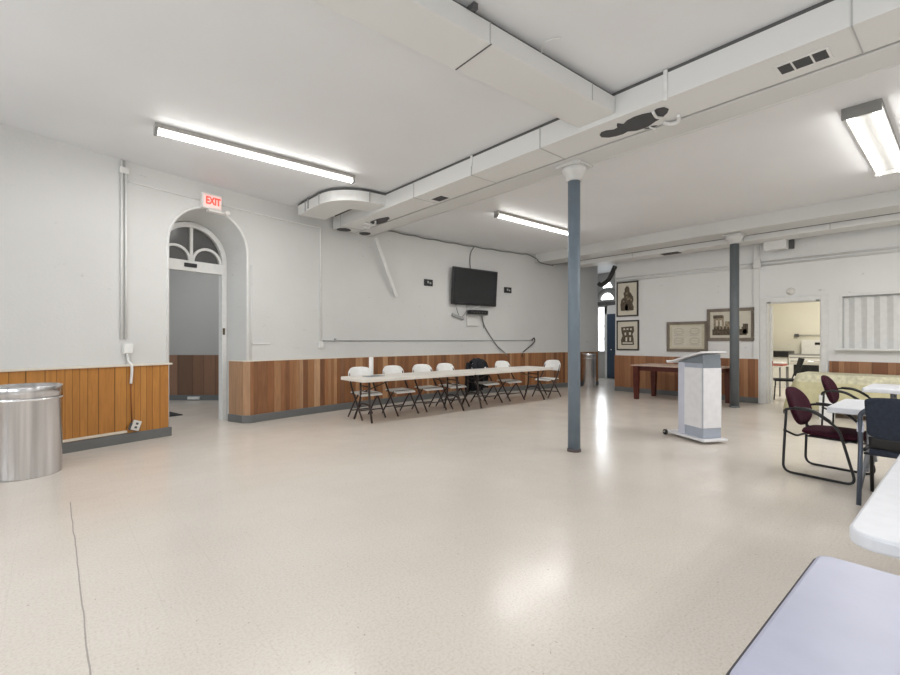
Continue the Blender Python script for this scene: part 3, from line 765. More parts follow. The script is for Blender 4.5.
mb = MB()
for lo, hi in (((XB-.012, KW[1], KW[2]), (XB, KW[1]+.05, KW[3]+.05)), ((XB-.012, KW[0]-.05, KW[3]), (XB, KW[1], KW[3]+.05))): mb.box(lo, hi)
struct(mb.build('trim_13', 'white_paint'), 'white casing of the kitchen serving hatch', 'trim')

rc = [('double grey conduit high on the end wall left of the pier', 3.22, 6.42, 2.93, 3.0), ('double white conduit high on the end wall above the serving hatch', -5.2, 3.10, 2.95, 3.02)]
for lb, a, b, z1_, z2_ in rc:
    t = thing('wall_conduit', (XB, (a+b)/2, z1_), 0, lb, 'conduit'); h = (b-a)/2
    for dz in (0, .075):
        mb = MB(); mb.tube([(-.02, -h, dz), (-.02, h, dz)], .017, 'white_paint', 8); mb.build('pipe', None, t)
mb = MB(); mb.rbox((XB-.10, 3.07, 2.90), (XB-.036, 3.20, 3.08), .01)
tag(mb.build('junction_box', 'white_paint'), 'white junction box where the end wall conduits meet at the pier', 'junction box')

# pictures
def picture(y0, y1, z0, z1, fm, fw, label, art):
    t = thing('framed_picture', (XB, (y0+y1)/2, (z0+z1)/2), 0, label, 'picture', None)
    w, h = (y1-y0)/2, (z1-z0)/2
    mb = MB(); d = .035
    for lo, hi in (((-d, -w, -h), (0, w, -h+fw)), ((-d, -w, h-fw), (0, w, h)), ((-d, -w, -h+fw), (0, -w+fw, h-fw)), ((-d, w-fw, -h+fw), (0, w, h-fw))): mb.box(lo, hi)
    mb.build('frame', fm, t, bevel=.004)
    mb = MB(); mb.box((-.02, -w+fw*.9, -h+fw*.9), (-.004, w-fw*.9, h-fw*.9)); mb.build('mount', 'plan_paper' if art == 'plan' else 'mount_paper', t)
    mb = MB()
    W, H = w-fw, h-fw
    def R(u0, v0, u1, v1, m='sepia', e=0):   # u to the right as seen from the room (= -y), v up, both -1..1
        mb.box((-.024-e, -u1*W, v0*H), (-.0195, -u0*W, v1*H), m)
    def P(pts, m='sepia'):
        a = [mb.bm.verts.new((-.0235, -u*W, v*H)) for u, v in pts]; mb.face(a, m)
    if art == 'tower':
        P([(-.68, -.72), (-.72, -.30), (-.62, -.02), (-.5, .05), (-.32, .12), (-.40, .40), (-.28, .44), (-.26, .66), (-.12, .78), (.12, .78), (.24, .64), (.26, .42), (.40, .36), (.52, .18), (.62, .14), (.66, -.1), (.55, -.3), (.68, -.5), (.66, -.72)])
        P([(-.25, -.78), (-.25, -.45), (-.1, -.3), (.08, -.42), (.1, -.78)], 'mount_paper')
        for u, v in ((-.12, .05), (.02, -.05), (.2, -.02), (-.42, -.2), (.35, -.12), (-.1, .3)): R(u, v, u+.14, v+.1, 'sepia_mid', .002)
        R(-.15, .80, .15, .82, 'sepia')
        mb.bm.faces.ensure_lookup_table()
    elif art == 'building':
        P([(-.66, .60), (.62, .66), (.66, .30), (.5, .08), (.60, -.2), (.66, -.70), (-.62, -.72), (-.68, -.35), (-.52, -.05), (-.62, .25)])
        for u, v, a, b in ((-.42, .38, .18, .12), (-.1, .4, .2, .1), (.25, .38, .18, .12), (-.3, .0, .16, .2), (.15, .02, .2, .2), (-.2, -.45, .16, .3), (.2, -.42, .14, .28)): R(u, v, u+a, v+b, 'mount_paper', .002)
        R(-.5, -.62, .5, -.52, 'mount_paper', .002)
    elif art == 'plan':
        R(-.86, -.86, .86, .86, 'mount_paper', -.003)
        for cx, cy in ((-.45, .45), (.45, .45), (-.45, -.35), (.45, -.35)):
            for i in range(10):
                a = PI*2*i/10; 
            pts = [(cx+.26*math.cos(2*PI*i/16)*(1.1 if i % 4 else .9), cy+.24*math.sin(2*PI*i/16)) for i in range(16)]
            mb.tube([(-.022, -u*W, v*H) for u, v in pts], .004, 'plan_line', 4, closed=True)
            R(cx-.2, cy-.01, cx+.2, cy+.01, 'plan_line'); R(cx-.26, cy-.34, cx+.26, cy-.32, 'plan_line')
    else:
        R(-.9, -.86, .9, .86, 'mount_paper', -.002)
        R(-.88, -.80, .8, -.35, 'sepia'); R(-.82, -.40, -.30, .70, 'sepia_mid'); R(-.84, .5, -.36, .74, 'sepia', .001)
        for u in (-.70, -.50): R(u, -.1, u+.1, .35, 'mount_paper', .002)
        R(-.25, -.35, .0, .25, 'sepia_mid'); R(.05, -.35, .2, .45, 'sepia_mid'); R(.62, -.70, .86, .05, 'sepia')
        for i in range(9): R(-.8+i*.17, -.42+(i % 3)*.04, -.72+i*.17, -.18+(i % 2)*.06, 'sepia', .001)
    mb.build('picture_print', None, t)
picture(5.80, 6.40, 1.98, 2.90, 'frame_black', .035, 'tall black framed print of a domed building, upper of the pair at the corner', 'tower')
picture(5.78, 6.40, 1.09, 1.88, 'frame_black', .035, 'black framed print of a long building front, lower of the pair at the corner', 'building')
picture(4.13, 5.07, 1.08, 1.80, 'frame_taupe', .07, 'taupe framed pale plan drawing above the dark red table', 'plan')
picture(3.19, 4.15, 1.34, 2.07, 'frame_taupe', .07, 'taupe framed old photograph partly behind the dark far column', 'photo')
bpy.context.view_layer.update()

# dark red table under the pictures
dt = thing('wooden_table', (10.62, 4.38, 0), 0, 'dark red wooden table with pale top standing under the pictures', 'table')
mb = MB(); mb.rbox((-.50, -.92, .765), (.50, .92, .79), .006); mb.build('tabletop', 'table_top_brown', dt)
mb = MB()
for lo, hi in (((-.42, -.80, .66), (-.39, .80, .765)), ((.39, -.80, .66), (.42, .80, .765)), ((-.39, -.80, .66), (.39, -.77, .765)), ((-.39, .77, .66), (.39, .80, .765))): mb.box(lo, hi)
mb.build('apron', 'mahogany', dt)
for sx_ in (-1, 1):
    for sy_ in (-1, 1):
        mb = MB(); a, b = .43*sx_, .81*sy_; k = .055
        mb.prism([(a-k, b-k), (a+k, b-k), (a+k, b+k), (a-k, b+k)], .45, .765)
        c = [(a-k, b-k), (a+k, b-k), (a+k, b+k), (a-k, b+k)]; c2 = [(a-k*.75, b-k*.75), (a+k*.75, b-k*.75), (a+k*.75, b+k*.75), (a-k*.75, b+k*.75)]
        lo = [mb.bm.verts.new((p[0], p[1], 0)) for p in c2]; hi = [mb.bm.verts.new((p[0], p[1], .45)) for p in c]
        mb.face(lo[::-1]); 
        for i in range(4): mb.face([lo[i], lo[(i+1) % 4], hi[(i+1) % 4], hi[i]])
        mb.build('leg', 'mahogany', dt)

# ------------------------------------------------------------------ lectern
le = thing('lectern', (6.675, 2.515, 0), math.radians(62), 'white and grey rolling lectern with slanted top beside the blue column', 'lectern')
mb = MB(); mb.rbox((-.30, -.19, .035), (.43, .19, .065), .006); mb.build('base_plate', 'lectern_white', le)
mb = MB(); mb.box((-.225, -.135, .065), (.225, .135, 1.06)); mb.build('column', 'lectern_grey', le, bevel=.004)
mb = MB(); mb.rbox((-.215, .135, .20), (.10, .150, .99), .004); mb.build('side_panel', 'lectern_white', le)
mb = MB(); mb.rbox((.10, .135, .07), (.225, .143, 1.05), .003); mb.build('side_strip', 'lectern_lav', le)
mb = MB(); mb.rbox((-.240, -.14, .20), (-.225, .14, .99), .004); mb.build('front_panel', 'lectern_white', le)
mb = MB(); mb.box((-.232, -.137, .99), (-.225, .137, 1.10)); mb.build('front_band', 'lectern_dark', le)
mb = MB(); mb.box((-.232, -.137, .07), (-.225, .137, .20)); mb.build('front_band', 'lectern_grey', le)
mb = MB(); a = [(-.225, 1.05), (.225, 1.05), (.225, 1.06), (-.225, 1.17)]
v1 = [mb.bm.verts.new((p[0], -.135, p[1])) for p in a]; v2 = [mb.bm.verts.new((p[0], .135, p[1])) for p in a]
mb.face(v1); mb.face(v2[::-1]); [mb.face([v1[i], v2[i], v2[(i+1) % 4], v1[(i+1) % 4]]) for i in range(4)]
mb.build('column_head', 'lectern_dark', le)
Ms = Matrix.Translation((.06, 0, 1.112)) @ Matrix.Rotation(math.radians(14), 4, 'Y')
mb = MB(); mb.rbox((-.33, -.20, 0), (.34, .20, .02), .006, 'lectern_white', Ms); mb.rbox((.325, -.20, .015), (.34, .20, .04), .004, 'lectern_white', Ms); mb.build('reading_top', None, le)
for sx_, sy_ in ((.41, .205), (.41, -.205)):
    mb = MB(); mb.lathe([(.01, -.015), (.038, -.015), (.038, .015), (.01, .015)], 'rubber', 18, M=Matrix.Translation((sx_, sy_, .038)) @ Matrix.Rotation(PI/2, 4, 'X')); mb.rbox((sx_-.022, sy_-.02, .03), (sx_+.022, sy_+.02, .06), .004, 'steel_light')
    mb.build('caster', None, le)

# ------------------------------------------------------------------ trash cans
def can(loc, r, h, label):
    t = thing('trash_can', loc, 0, label, 'trash can', None)
    mb = MB(); mb.lathe([(r*.965, 0), (r*.975, .012), (r*.985, h*.84), (r, h*.845), (r, h*.86), (r*.97, h*.862)], 'steel', 56); mb.build('body', None, t)
    mb = MB(); mb.lathe([(r*1.0, h*.85), (r*1.005, h*.985), (r*.985, h), (r*.9, h), (r*.86, h*.965), (r*.5, h*.93), (r*.48, h*.90)], 'steel', 56); mb.lathe([(r*1.0, h*.845), (r*1.02, h*.85), (r*1.02, h*.862), (r*1.0, h*.866)], 'steel_light', 56, cap=False); mb.build('lid', None, t)
    mb = MB(); mb.lathe([(r*.5, h*.925), (r*.5, h*.9251)], 'seam', 40); mb.build('lid_opening', None, t)
can((-.20, 6.37, 0), .30, .90, 'large shiny steel trash can against the orange wainscot')
can((11.80, 7.45, 0), .20, .97, 'narrow steel trash can at the far end of the curved wall')

# ------------------------------------------------------------------ folding tables
def rrect(w, h, r, n=6):
    P = []
    for cx, cy, a0 in ((w-r, h-r, 0), (-w+r, h-r, PI/2), (-w+r, -h+r, PI), (w-r, -h+r, 1.5*PI)):
        for i in range(n+1): a = a0 + PI/2*i/n; P.append((cx+r*math.cos(a), cy+r*math.sin(a)))
    return P
def folding_table(loc, rz, lx, ly, top, legm, label, group=None, th=.055, cr=.05, edge=None, z=.74):
    t = thing('folding_table', loc, rz, label, 'table', group)
    mb = MB(); mb.prism(rrect(lx/2, ly/2, cr), z-th, z); o = mb.build('tabletop', top, t, bevel=.01)
    if edge:
        mb = MB(); mb.tube([(p[0], p[1], z-.018) for p in rrect(lx/2, ly/2, cr)], .008, edge, 8, closed=True); mb.build('edge_band', None, t)
    for s in (-1, 1):
        x = s*(lx/2-.22); x2 = s*(lx/2-.26)
        hh = ly/2
        for q_ in (-1, 1):
            mb = MB(); mb.tube(fillet([(x2, q_*hh*.36, z-th), (x2, q_*hh*.36, .34), (x, q_*hh*.74, 0.012)], .12), .018, legm, 8); mb.build('leg', None, t)
        mb = MB(); mb.tube([(x2+.0, -hh*.60, .16), (x2, -hh*.33, .27), (x2, 0, .29), (x2, hh*.33, .27), (x2, hh*.60, .16)], .015, legm, 8, smooth=4); mb.build('crossbar', None, t)
        mb = MB(); mb.tube([(x2, -hh*.36, z-th-.1), (x2, hh*.36, z-th-.1)], .010, legm, 8); mb.build('crossbar', None, t)
        mb = MB(); mb.tube([(x2, 0, z-.24), (s*lx*.16, 0, z-th-.005)], .010, legm, 8); mb.tube([(x2, -hh*.36, z-.24), (x2, hh*.36, z-.24)], .009, legm, 8); mb.build('brace', None, t)
    return t
G1 = 'folding tables end to end along the curved wall'
folding_table((4.935, 6.74, 0), 0, 2.46, .78, 'table_cream', 'leg_brown', 'long white folding table by the curved wall, holding the tall white roll', G1)
folding_table((7.42, 6.74, 0), 0, 2.44, .78, 'table_cream', 'leg_brown', 'long white folding table by the curved wall, its end nearest the far corner', G1)
mb = MB(); mb.lathe([(.036, .7405), (.038, .745), (.038, 1.055), (.034, 1.06)], 'plastic_white', 24, c=(4.20, 6.93))
tag(mb.build('paper_roll'), 'tall thin white roll standing on the near folding table end', 'roll')
mb = MB(); mb.box((-.16, -.11, 0), (.16, .11, .006)); tag(mb.build('flat_folder', 'lectern_dark', loc=(4.17, 6.80, .741), rz=.2, bevel=.002), 'flat dark folder lying by the white roll on the table', 'folder')

G2 = 'folding tables on the right side of the room'
folding_table((5.91, -.27, 0), PI/2, 2.42, .92, 'table_white', 'leg_grey', 'white folding table between the nearer purple chair and the navy chair', G2, cr=.03)
folding_table((8.42, -.20, 0), PI/2, 2.42, .95, 'table_white', 'leg_grey', 'white folding table farthest back, in front of the cloth covered table', G2, cr=.03)
folding_table((3.17, -.09, 0), 0, 2.44, .76, 'table_white', 'leg_grey', 'bright white plastic folding table in the right foreground', G2, th=.05, cr=.09)
folding_table((1.315, -.90, 0), PI/2, 2.42, .76, 'table_lavender', 'leg_grey', 'lavender grey table with dark edge, nearest in the right foreground corner', None, th=.03, cr=.035, edge='table_edge')
mb = MB(); mb.prism([(-.09, 0), (0, -.035), (.1, -.01), (.02, .03)], .7402, .744, 'fixture_end')
tag(mb.build('paper_scrap', loc=(3.13, .13, .001)), 'small grey scrap on the bright white foreground table', 'paper')

# ------------------------------------------------------------------ white folding chairs
def folding_chair(loc, rz, label):
    t = thing('folding_chair', loc, rz, label, 'chair', 'white folding chairs at the long tables')
    # seat, curved shell
    def seat(u, v, s):
        x = (u-.5)*.43*(1-.10*abs(v-.0)*0) ; y = -.21+.40*v
        k = (abs(u-.5)*2)**4; x *= 1 - .09*(v**6) - .05*((1-v)**6)
        z = .455 - .018*math.sin(PI*v)*(1-k*.6) - (.035*(1-v)**5) - s*.02
        return Vector((x, y, z))
    mb = MB(); mb.grid(seat, 12, 10, 'plastic_white', True); mb.build('seat', None, t)
    def back(u, v, s):
        w = .237 - .03*v**5
        a = (u-.5)*2; x = a*w*(1 if v < .75 else 1-.10*(v-.75)/.25*abs(a)**3)
        y = .20 + .06*v + .05*(1-a*a) - .045 + s*.018
        z = .63 + .25*v - .028*abs(a)**3*v
        return Vector((x, y, z))
    mb = MB(); mb.grid(back, 14, 8, 'plastic_white', True); mb.build('backrest', None, t)
    for s in (-1, 1):
        mb = MB(); mb.tube([(s*.215, .225, .80), (s*.222, .15, .62), (s*.228, .02, .42), (s*.23, -.27, .012)], .0155, 'leg_brown', 8, smooth=4); mb.build('leg', None, t)
        mb = MB(); mb.tube([(s*.205, -.10, .43), (s*.205, .03, .30), (s*.205, .26, .012)], .0145, 'leg_brown', 8, smooth=4); mb.build('leg', None, t)
    mb = MB(); mb.tube([(-.228, -.16, .16), (.228, -.16, .16)], .011, 'leg_brown', 8); mb.build('crossbar', None, t)
    mb = MB(); mb.tube([(-.205, .17, .13), (.205, .17, .13)], .011, 'leg_brown', 8); mb.build('crossbar', None, t)
    mb = MB(); mb.tube([(-.215, -.1, .432), (.215, -.1, .432)], .011, 'leg_brown', 8); mb.build('seat_rail', None, t)
    mb = MB(); mb.tube([(-.225, .1, .432), (.225, .1, .432)], .011, 'leg_brown', 8); mb.build('seat_rail', None, t)
    return t
ch = folding_chair((4.17, 7.05, 0), 0, 'white folding chair directly behind the tall white roll, nearest the doorway')
for x, y, rz, lb in ((4.86, 7.02, .03, 'white folding chair second from the arched doorway along the long tables'),
                     (5.55, 7.04, -.03, 'white folding chair third from the arched doorway, left of the one next to the jacket'),
                     (6.17, 7.05, .02, 'white folding chair immediately left of the one with the black jacket'),
                     (7.10, 7.00, 0, 'white folding chair with a black jacket over its back'),
                     (7.86, 7.02, -.04, 'white folding chair immediately right of the one with the black jacket'),
                     (8.95, 6.78, -PI/2, 'white folding chair turned sideways at the far end of the long tables')):
    dup(ch, (x, y, 0), rz, lb)
# jacket draped over a chair back
def jk(u, v, s):
    a = (u-.5)*2
    # v: 0 front hem -> .5 top of the back -> 1 rear hem
    if v < .45: z = .30 + (.93-.30)*(v/.45)**.8; y = .19 - .02*math.sin(a*7)
    elif v < .6: q_ = (v-.45)/.15; z = .93 + .03*math.sin(PI*q_); y = .19 + .15*q_
    else: q_ = (v-.6)/.4; z = .93 - .70*q_; y = .34 + .02*math.sin(a*8+q_*4) + .03*q_
    w = .245 + .02*math.sin(v*9) - .05*max(0, (z-.86))/.1
    z -= .05*abs(a)**2.5*(1 if z > .8 else .2) - .01*math.sin(a*9)
    return Vector((a*w, y + (.012 if v > .5 else -.012)*s*-1, z - (.012*s if .4 < v < .65 else 0)))
mb = MB(); mb.grid(jk, 24, 36, 'black_cloth', True)
jo = mb.build('jacket', None, None, loc=(7.10, 7.00, 0)); tag(jo, 'black jacket draped over the back of a white folding chair', 'jacket')
for s in (-1, 1):
    mb = MB(); mb.tube([(s*.22, .30, .86), (s*.255, .32, .70), (s*.245, .33, .50), (s*.22, .32, .36)], [.05, .055, .05, .04, .045, .045, .045, .045, .045, .045, .045, .045, .045], 'black_cloth', 10, smooth=4); mb.build('sleeve', None, jo)

# ------------------------------------------------------------------ purple sled-base armchairs (front is -y)
def armchair(loc, rz, label):
    t = thing('armchair', loc, rz, label, 'chair', 'purple fabric armchairs with black sled frames')
    def seat(u, v, s):
        a = (u-.5)*2; b = (v-.5)*2
        x = a*.245; y = b*.25 - .075; k = 1-.10*(a*a*b*b)
        z = (.475 - .018*a**4 - .03*(max(0, -b))**4 - .01*b*b) if s == 0 else (.395 + .02*(a*a)**2 + .02*(b*b)**2)
        return Vector((x*k, y*k, z))
    mb = MB(); mb.grid(seat, 12, 12, 'purple_fabric', True); mb.build('seat', None, t)
    mb = MB(); mb.rbox((-.20, -.27, .385), (.20, .12, .40), .006); mb.build('seat_pan', 'black_plastic', t)
    # oval backrest
    mb = MB(); n = 28; rings = []
    def bp(r, a, s):
        x = .225*r*math.copysign(abs(math.cos(a))**.85, math.cos(a)); z = .195*r*math.copysign(abs(math.sin(a))**.9, math.sin(a))
        y = .225 + .16*(z+.2)/.4*.75 - .05*(x/.235)**2*1.0 + (0 if s == 0 else .0)
        th = .030*math.sqrt(max(0, 1-r**4))+.006
        return Vector((x, y + (-th if s == 0 else th), .665+z))
    R_ = [.0001, .35, .65, .85, .95, 1.0]
    for s in (0, 1):
        L_ = [[mb.bm.verts.new(bp(r, 2*PI*i/n, s)) for i in range(n)] for r in R_]
        for A, B in zip(L_, L_[1:]):
            for i in range(n): mb.face([A[i], A[(i+1) % n], B[(i+1) % n], B[i]], 'purple_fabric', True)
        rings.append(L_[-1])
    for i in range(n): mb.face([rings[0][i], rings[0][(i+1) % n], rings[1][(i+1) % n], rings[1][i]], 'purple_fabric', True)
    bmesh.ops.remove_doubles(mb.bm, verts=list(mb.bm.verts), dist=.0008)
    mb.build('backrest', None, t)
    for s in (-1, 1):
        X = s*.285
        mb = MB(); mb.tube(fillet([(X*.72, .315, .60), (X*.95, .29, .645), (X, .22, .665), (X, .05, .665), (X, -.16, .52), (X, -.29, .013), (X, .30, .013), (X*.97, .285, .40), (X*.94, .275, .64)], .085, 6), .0125, 'black_metal', 10); mb.build('side_frame', None, t)
        mb = MB(); mb.tube(fillet([(X, -.09, .574), (X, .05, .672), (X, .20, .672)], .085, 6), .0165, 'black_plastic', 10); mb.build('armrest', None, t)
    mb = MB(); mb.tube(fillet([(-.283, .295, .44), (-.24, .20, .385), (.24, .20, .385), (.283, .295, .44)], .05), .011, 'black_metal', 8); mb.build('seat_frame', None, t)
    mb = MB(); mb.tube([(-.28, -.19, .385), (.28, -.19, .385)], .011, 'black_metal', 8); mb.build('seat_frame', None, t)
    return t
ac = armchair((5.945, 1.00, 0), -.13, 'dark purple armchair nearest the viewer at the head of the white table')
dup(ac, (8.28, 1.12, 0), -.05, 'dark purple armchair farther back, in front of the cloth covered table')

# ------------------------------------------------------------------ navy stacking chair (faces +x; rear toward the camera)
nc = thing('office_chair', (5.28, .375, 0), -PI/2+PI, 'navy fabric chair seen from behind, at the right edge of the room', 'chair')
# local: front = -y ; after rz=+90deg front (-y) -> +x
def nb(u, v, s):
    a = (u-.5)*2; w = .245 - .012*(1-v)
    x = a*w; z = .56+.345*v - .025*abs(a)**5*(1 if v > .5 else -1)
    y = .235 + .07*v - .03*(a*a) + s*.035
    return Vector((x, y, z))
mb = MB(); mb.grid(nb, 14, 10, 'navy_fabric', True); mb.build('backrest', None, nc, sub=1)
def nb2(u, v, s):
    a = (u-.5)*2; return Vector((a*.225, .205 - .03*a*a + .03*v + s*.022, .47+.10*v))
mb = MB(); mb.grid(nb2, 10, 4, 'black_plastic', True); mb.build('lower_back', None, nc)
def ns_(u, v, s):
    a = (u-.5)*2; b = (v-.5)*2
    return Vector((a*.235*(1-.06*b*b*a*a), b*.22, (.475-.02*a**4-.025*max(0, -b)**3) if s == 0 else .42))
mb = MB(); mb.grid(ns_, 10, 10, 'navy_fabric', True); mb.build('seat', None, nc)
for s in (-1, 1):
    X = s*.275
    mb = MB(); mb.tube(fillet([(X*.80, .26, .80), (X, .235, .755), (X, .21, .46), (X, .30, .012)], .05), .017, 'blue_metal', 10); mb.build('leg', None, nc)
    mb = MB(); mb.tube(fillet([(X*.93, .18, .45), (X*.93, -.20, .44), (X*.93, -.25, .012)], .07), .0145, 'black_metal', 10); mb.build('leg', None, nc)
    mb = MB(); mb.rbox((X-.022, .19, .60), (X+.022, .235, .68), .005, 'lectern_lav'); o = mb.build('connector_clip', None, nc)
    mb = MB(); mb.tube(fillet([(X, .215, .70), (X*1.02, .16, .735), (X*1.02, -.12, .72)], .04), .014, 'black_plastic', 8); mb.build('armrest', None, nc)
mb = MB(); mb.tube([(-.26, .17, .42), (.26, .17, .42)], .011, 'black_metal', 8); mb.build('seat_frame', None, nc)
mb = MB(); mb.tube([(-.25, -.18, .42), (.25, -.18, .42)], .011, 'black_metal', 8); mb.build('seat_frame', None, nc)

# ------------------------------------------------------------------ cloth covered table along the end wall
ct = thing('banquet_table', (10.78, .15, 0), 0, 'table under a pale yellow cloth in front of the serving hatch', 'table')
mb = MB(); mb.rbox((-.36, -2.0, .70), (.36, 2.0, .735), .01); mb.build('tabletop', 'table_white', ct)
for x in (-.28, .28):
    for y in (-1.85, 1.85):
        mb = MB(); mb.tube([(x, y, 0.012), (x, y, .70)], .016, 'leg_grey', 8); mb.build('leg', None, ct)
mb = MB()
per = []
for i in range(61): per.append((-.40, 2.06-4.12*i/60))
per = [(.40, 2.06)] + [(.40-.8*i/8, 2.06) for i in range(1, 8)] + per + [(-.40+.8*i/8, -2.06) for i in range(1, 9)]
rows = [(.745, 0, 0), (.73, .01, 0), (.60, .02, .3), (.40, .045, .7), (.20, .06, 1), (.10, .065, 1.1)]
V = []
for j, (z, off, k) in enumerate(rows):
    row = []
    for i, p in enumerate(per):
        dx = (-1 if p[0] <= -.399 else 0); dy = (1 if p[1] >= 2.059 else (-1 if p[1] <= -2.059 else 0))
        wv = k*.028*math.sin(i*.9 + .4*math.sin(i*.37)) 
        l_ = math.hypot(dx, dy) or 1
        row.append(mb.bm.verts.new((p[0]+dx/l_*(off+wv+(.06*k if dy > 0 and dx < 0 else 0)), p[1]+dy/l_*(off+wv+(.16*k if dx < 0 and dy > 0 else 0)), z + (.02*math.sin(i*.6) if j == 5 else 0))))
    V.append(row)
for A, B in zip(V, V[1:]):
    for i in range(len(per)-1):
        mb.face([A[i], A[i+1], B[i+1], B[i]], 'lace' if A is V[1] or A is V[0] else 'yellow_cloth', True)
mb.poly([(.40, 2.06, .745), (-.40, 2.06, .745), (-.40, -2.06, .745), (.40, -2.06, .745)], 'lace')
tc_ = mb.build('tablecloth', None, None, loc=(10.78, .15, 0), fixn=False); tag(tc_, 'pale yellow cloth with patterned top hanging over the banquet table', 'tablecloth')
mb = MB(); mb.box((-.12, -.10, 0), (.12, .10, .40)); mb.box((-.125, -.105, .36), (.125, .105, .42))
tag(mb.build('storage_box', 'plastic_white', loc=(10.05, 1.72, 0), rz=.1, bevel=.01), 'small white box on the floor in front of the yellow cloth', 'box')

# ------------------------------------------------------------------ kitchen seen through the doorway
mb = MB(); mb.box((16.8, -1.2, 0), (16.95, 5.6, CEIL)); mb.box((XT, 5.0, 0), (16.8, 5.15, CEIL)); mb.box((XT, -1.2, 0), (16.8, -1.05, CEIL))
struct(mb.build('wall_kitchen', 'kitchen_wall'), 'cream kitchen walls beyond the doorway', 'wall')
st = thing('kitchen_stove', (16.4, 3.22, 0), 0, 'white kitchen stove with black oven window', 'stove')
mb = MB(); mb.rbox((-.35, -.42, 0), (.35, .40, .93), .01); mb.build('body', 'stove_white', st)
mb = MB(); mb.rbox((-.36, -.30, .35), (-.345, .28, .66), .006); mb.build('oven_window', 'stove_black', st)
mb = MB(); mb.tube([(-.39, -.36, .76), (-.39, .34, .76)], .014, 'steel_light', 8); mb.build('oven_handle', None, st)
mb = MB(); mb.rbox((.22, -.42, .95), (.35, .22, 1.36), .012); mb.build('backguard', 'stove_white', st)
mb = MB(); mb.rbox((.205, -.25, 1.22), (.22, -.10, 1.29), .004); mb.build('clock_panel', 'stove_black', st)
mb = MB(); mb.box((-.36, -.42, .93), (.35, .40, .955)); mb.build('cooktop', 'fixture_end', st)
mb = MB(); mb.box((-.362, -.40, .86), (-.349, .38, .875)); mb.build('seam_line', 'seam', st)
ck = thing('kitchen_cabinet', (16.4, 4.13, 0), 0, 'dark topped counter left of the white stove', 'counter')
mb = MB(); mb.box((-.30, -.48, 0), (.35, .60, .86)); mb.build('body', 'stove_white', ck)
mb = MB(); mb.rbox((-.35, -.5, .86), (.35, .62, 1.04), .01); mb.build('worktop', 'stove_black', ck)
rl = thing('wall_rail', (16.8, 3.1, 1.50), 0, 'thin dark rail on the kitchen wall above the stove', 'rail')
mb = MB(); mb.tube([(-.05, -.5, 0), (-.05, .5, 0)], .012, 'fixture_end', 8); mb.build('bar', None, rl)
for y in (-.48, .48):
    mb = MB(); mb.rbox((-.08, y-.05, -.04), (0, y+.05, .04), .01); mb.build('bracket', 'seam', rl)
kt = thing('side_table', (13.6, 3.42, 0), 0, 'small kitchen table with red topped items just inside the doorway', 'table')
mb = MB(); mb.rbox((-.35, -.30, .70), (.35, .30, .73), .008); mb.build('tabletop', 'stove_white', kt)
for x in (-.3, .3):
    for y in (-.25, .25):
        mb = MB(); mb.tube([(x, y, 0), (x, y, .70)], .018, 'leg_grey', 8); mb.build('leg', None, kt)
mb = MB(); mb.rbox((13.35, 3.12, .731), (13.75, 3.6, .77), .008, 'red_item'); tag(mb.build('food_tray'), 'flat red tray under the white tray on the small kitchen table', 'tray')
mb = MB(); mb.rbox((13.38, 3.14, .771), (13.72, 3.58, .81), .008, 'plastic_white'); tag(mb.build('food_tray'), 'white tray on the red tray in the kitchen', 'tray')
kc = thing('dining_chair', (12.62, 2.93, 0), -2.75, 'black chair just inside the kitchen doorway', 'chair')
mb = MB(); mb.rbox((-.21, -.21, .43), (.21, .21, .48), .02); mb.build('seat', 'black_cloth', kc)
mb = MB(); mb.rbox((-.20, .0, 0), (.20, .03, .42), .012, 'black_cloth', Matrix.Translation((0, .2, .55)) @ Matrix.Rotation(-.25, 4, 'X')); mb.build('backrest', None, kc)
for s in (-1, 1):
    mb = MB(); mb.tube([(s*.2, -.19, .43), (s*.21, -.22, .012)], .014, 'black_metal', 8); mb.build('leg', None, kc)
    mb = MB(); mb.tube([(s*.2, .33, .95), (s*.2, .19, .48), (s*.2, .25, .012)], .014, 'black_metal', 8); mb.build('leg', None, kc)

# ------------------------------------------------------------------ far hallway door and bright window
XF = 14.95
d3 = MB()
for y in (7.72, 8.68): d3.box((XF-.05, y, 0), (XF, y+.08, 2.58), 'white_paint')
d3.box((XF-.05, 7.72, 2.28), (XF, 8.76, 2.58), 'white_paint')
dd = struct(d3.build('door_3'), 'white frame around the far blue door', 'door')
mb = MB(); mb.rbox((XF-.045, 7.80, .01), (XF-.005, 8.68, 2.28), .004); l_ = mb.build('door_leaf', 'blue_door', dd); l_['label'] = 'dark blue door leaf'
mb = MB(); mb.lathe([(.005, 0), (.03, .0), (.03, .03), (.01, .05)], 'steel_light', 14, M=Matrix.Translation((XF-.045, 8.50, 1.02)) @ Matrix.Rotation(-PI/2, 4, 'Y')); mb.build('door_knob', None, dd)
mb = MB()
mb.box((XF-.04, 8.76, .93), (XF, 8.80, 2.58)); mb.box((XF-.04, 9.02, .93), (XF, 9.08, 2.58))
for z in (.93, 1.38, 1.85, 2.52): mb.box((XF-.04, 8.80, z), (XF, 9.02, z+.04))
w5 = struct(mb.build('window_5', 'white_paint'), 'bright tall window beside the far blue door', 'window')
mb = MB(); mb.box((XF-.012, 8.80, .95), (XF-.002, 9.02, 2.55)); mb.build('pane', 'daylight', w5)
mb = MB(); mb.box((XF-.06, 7.7, 2.60), (XF, 9.45, 2.72)); mb.build('lintel', 'seam', w5)
mb = MB()
def arcyz(r, cy, cz, n=16): return [(XF-.02, cy - r*math.cos(PI*i/n), cz + r*math.sin(PI*i/n)) for i in range(n+1)]
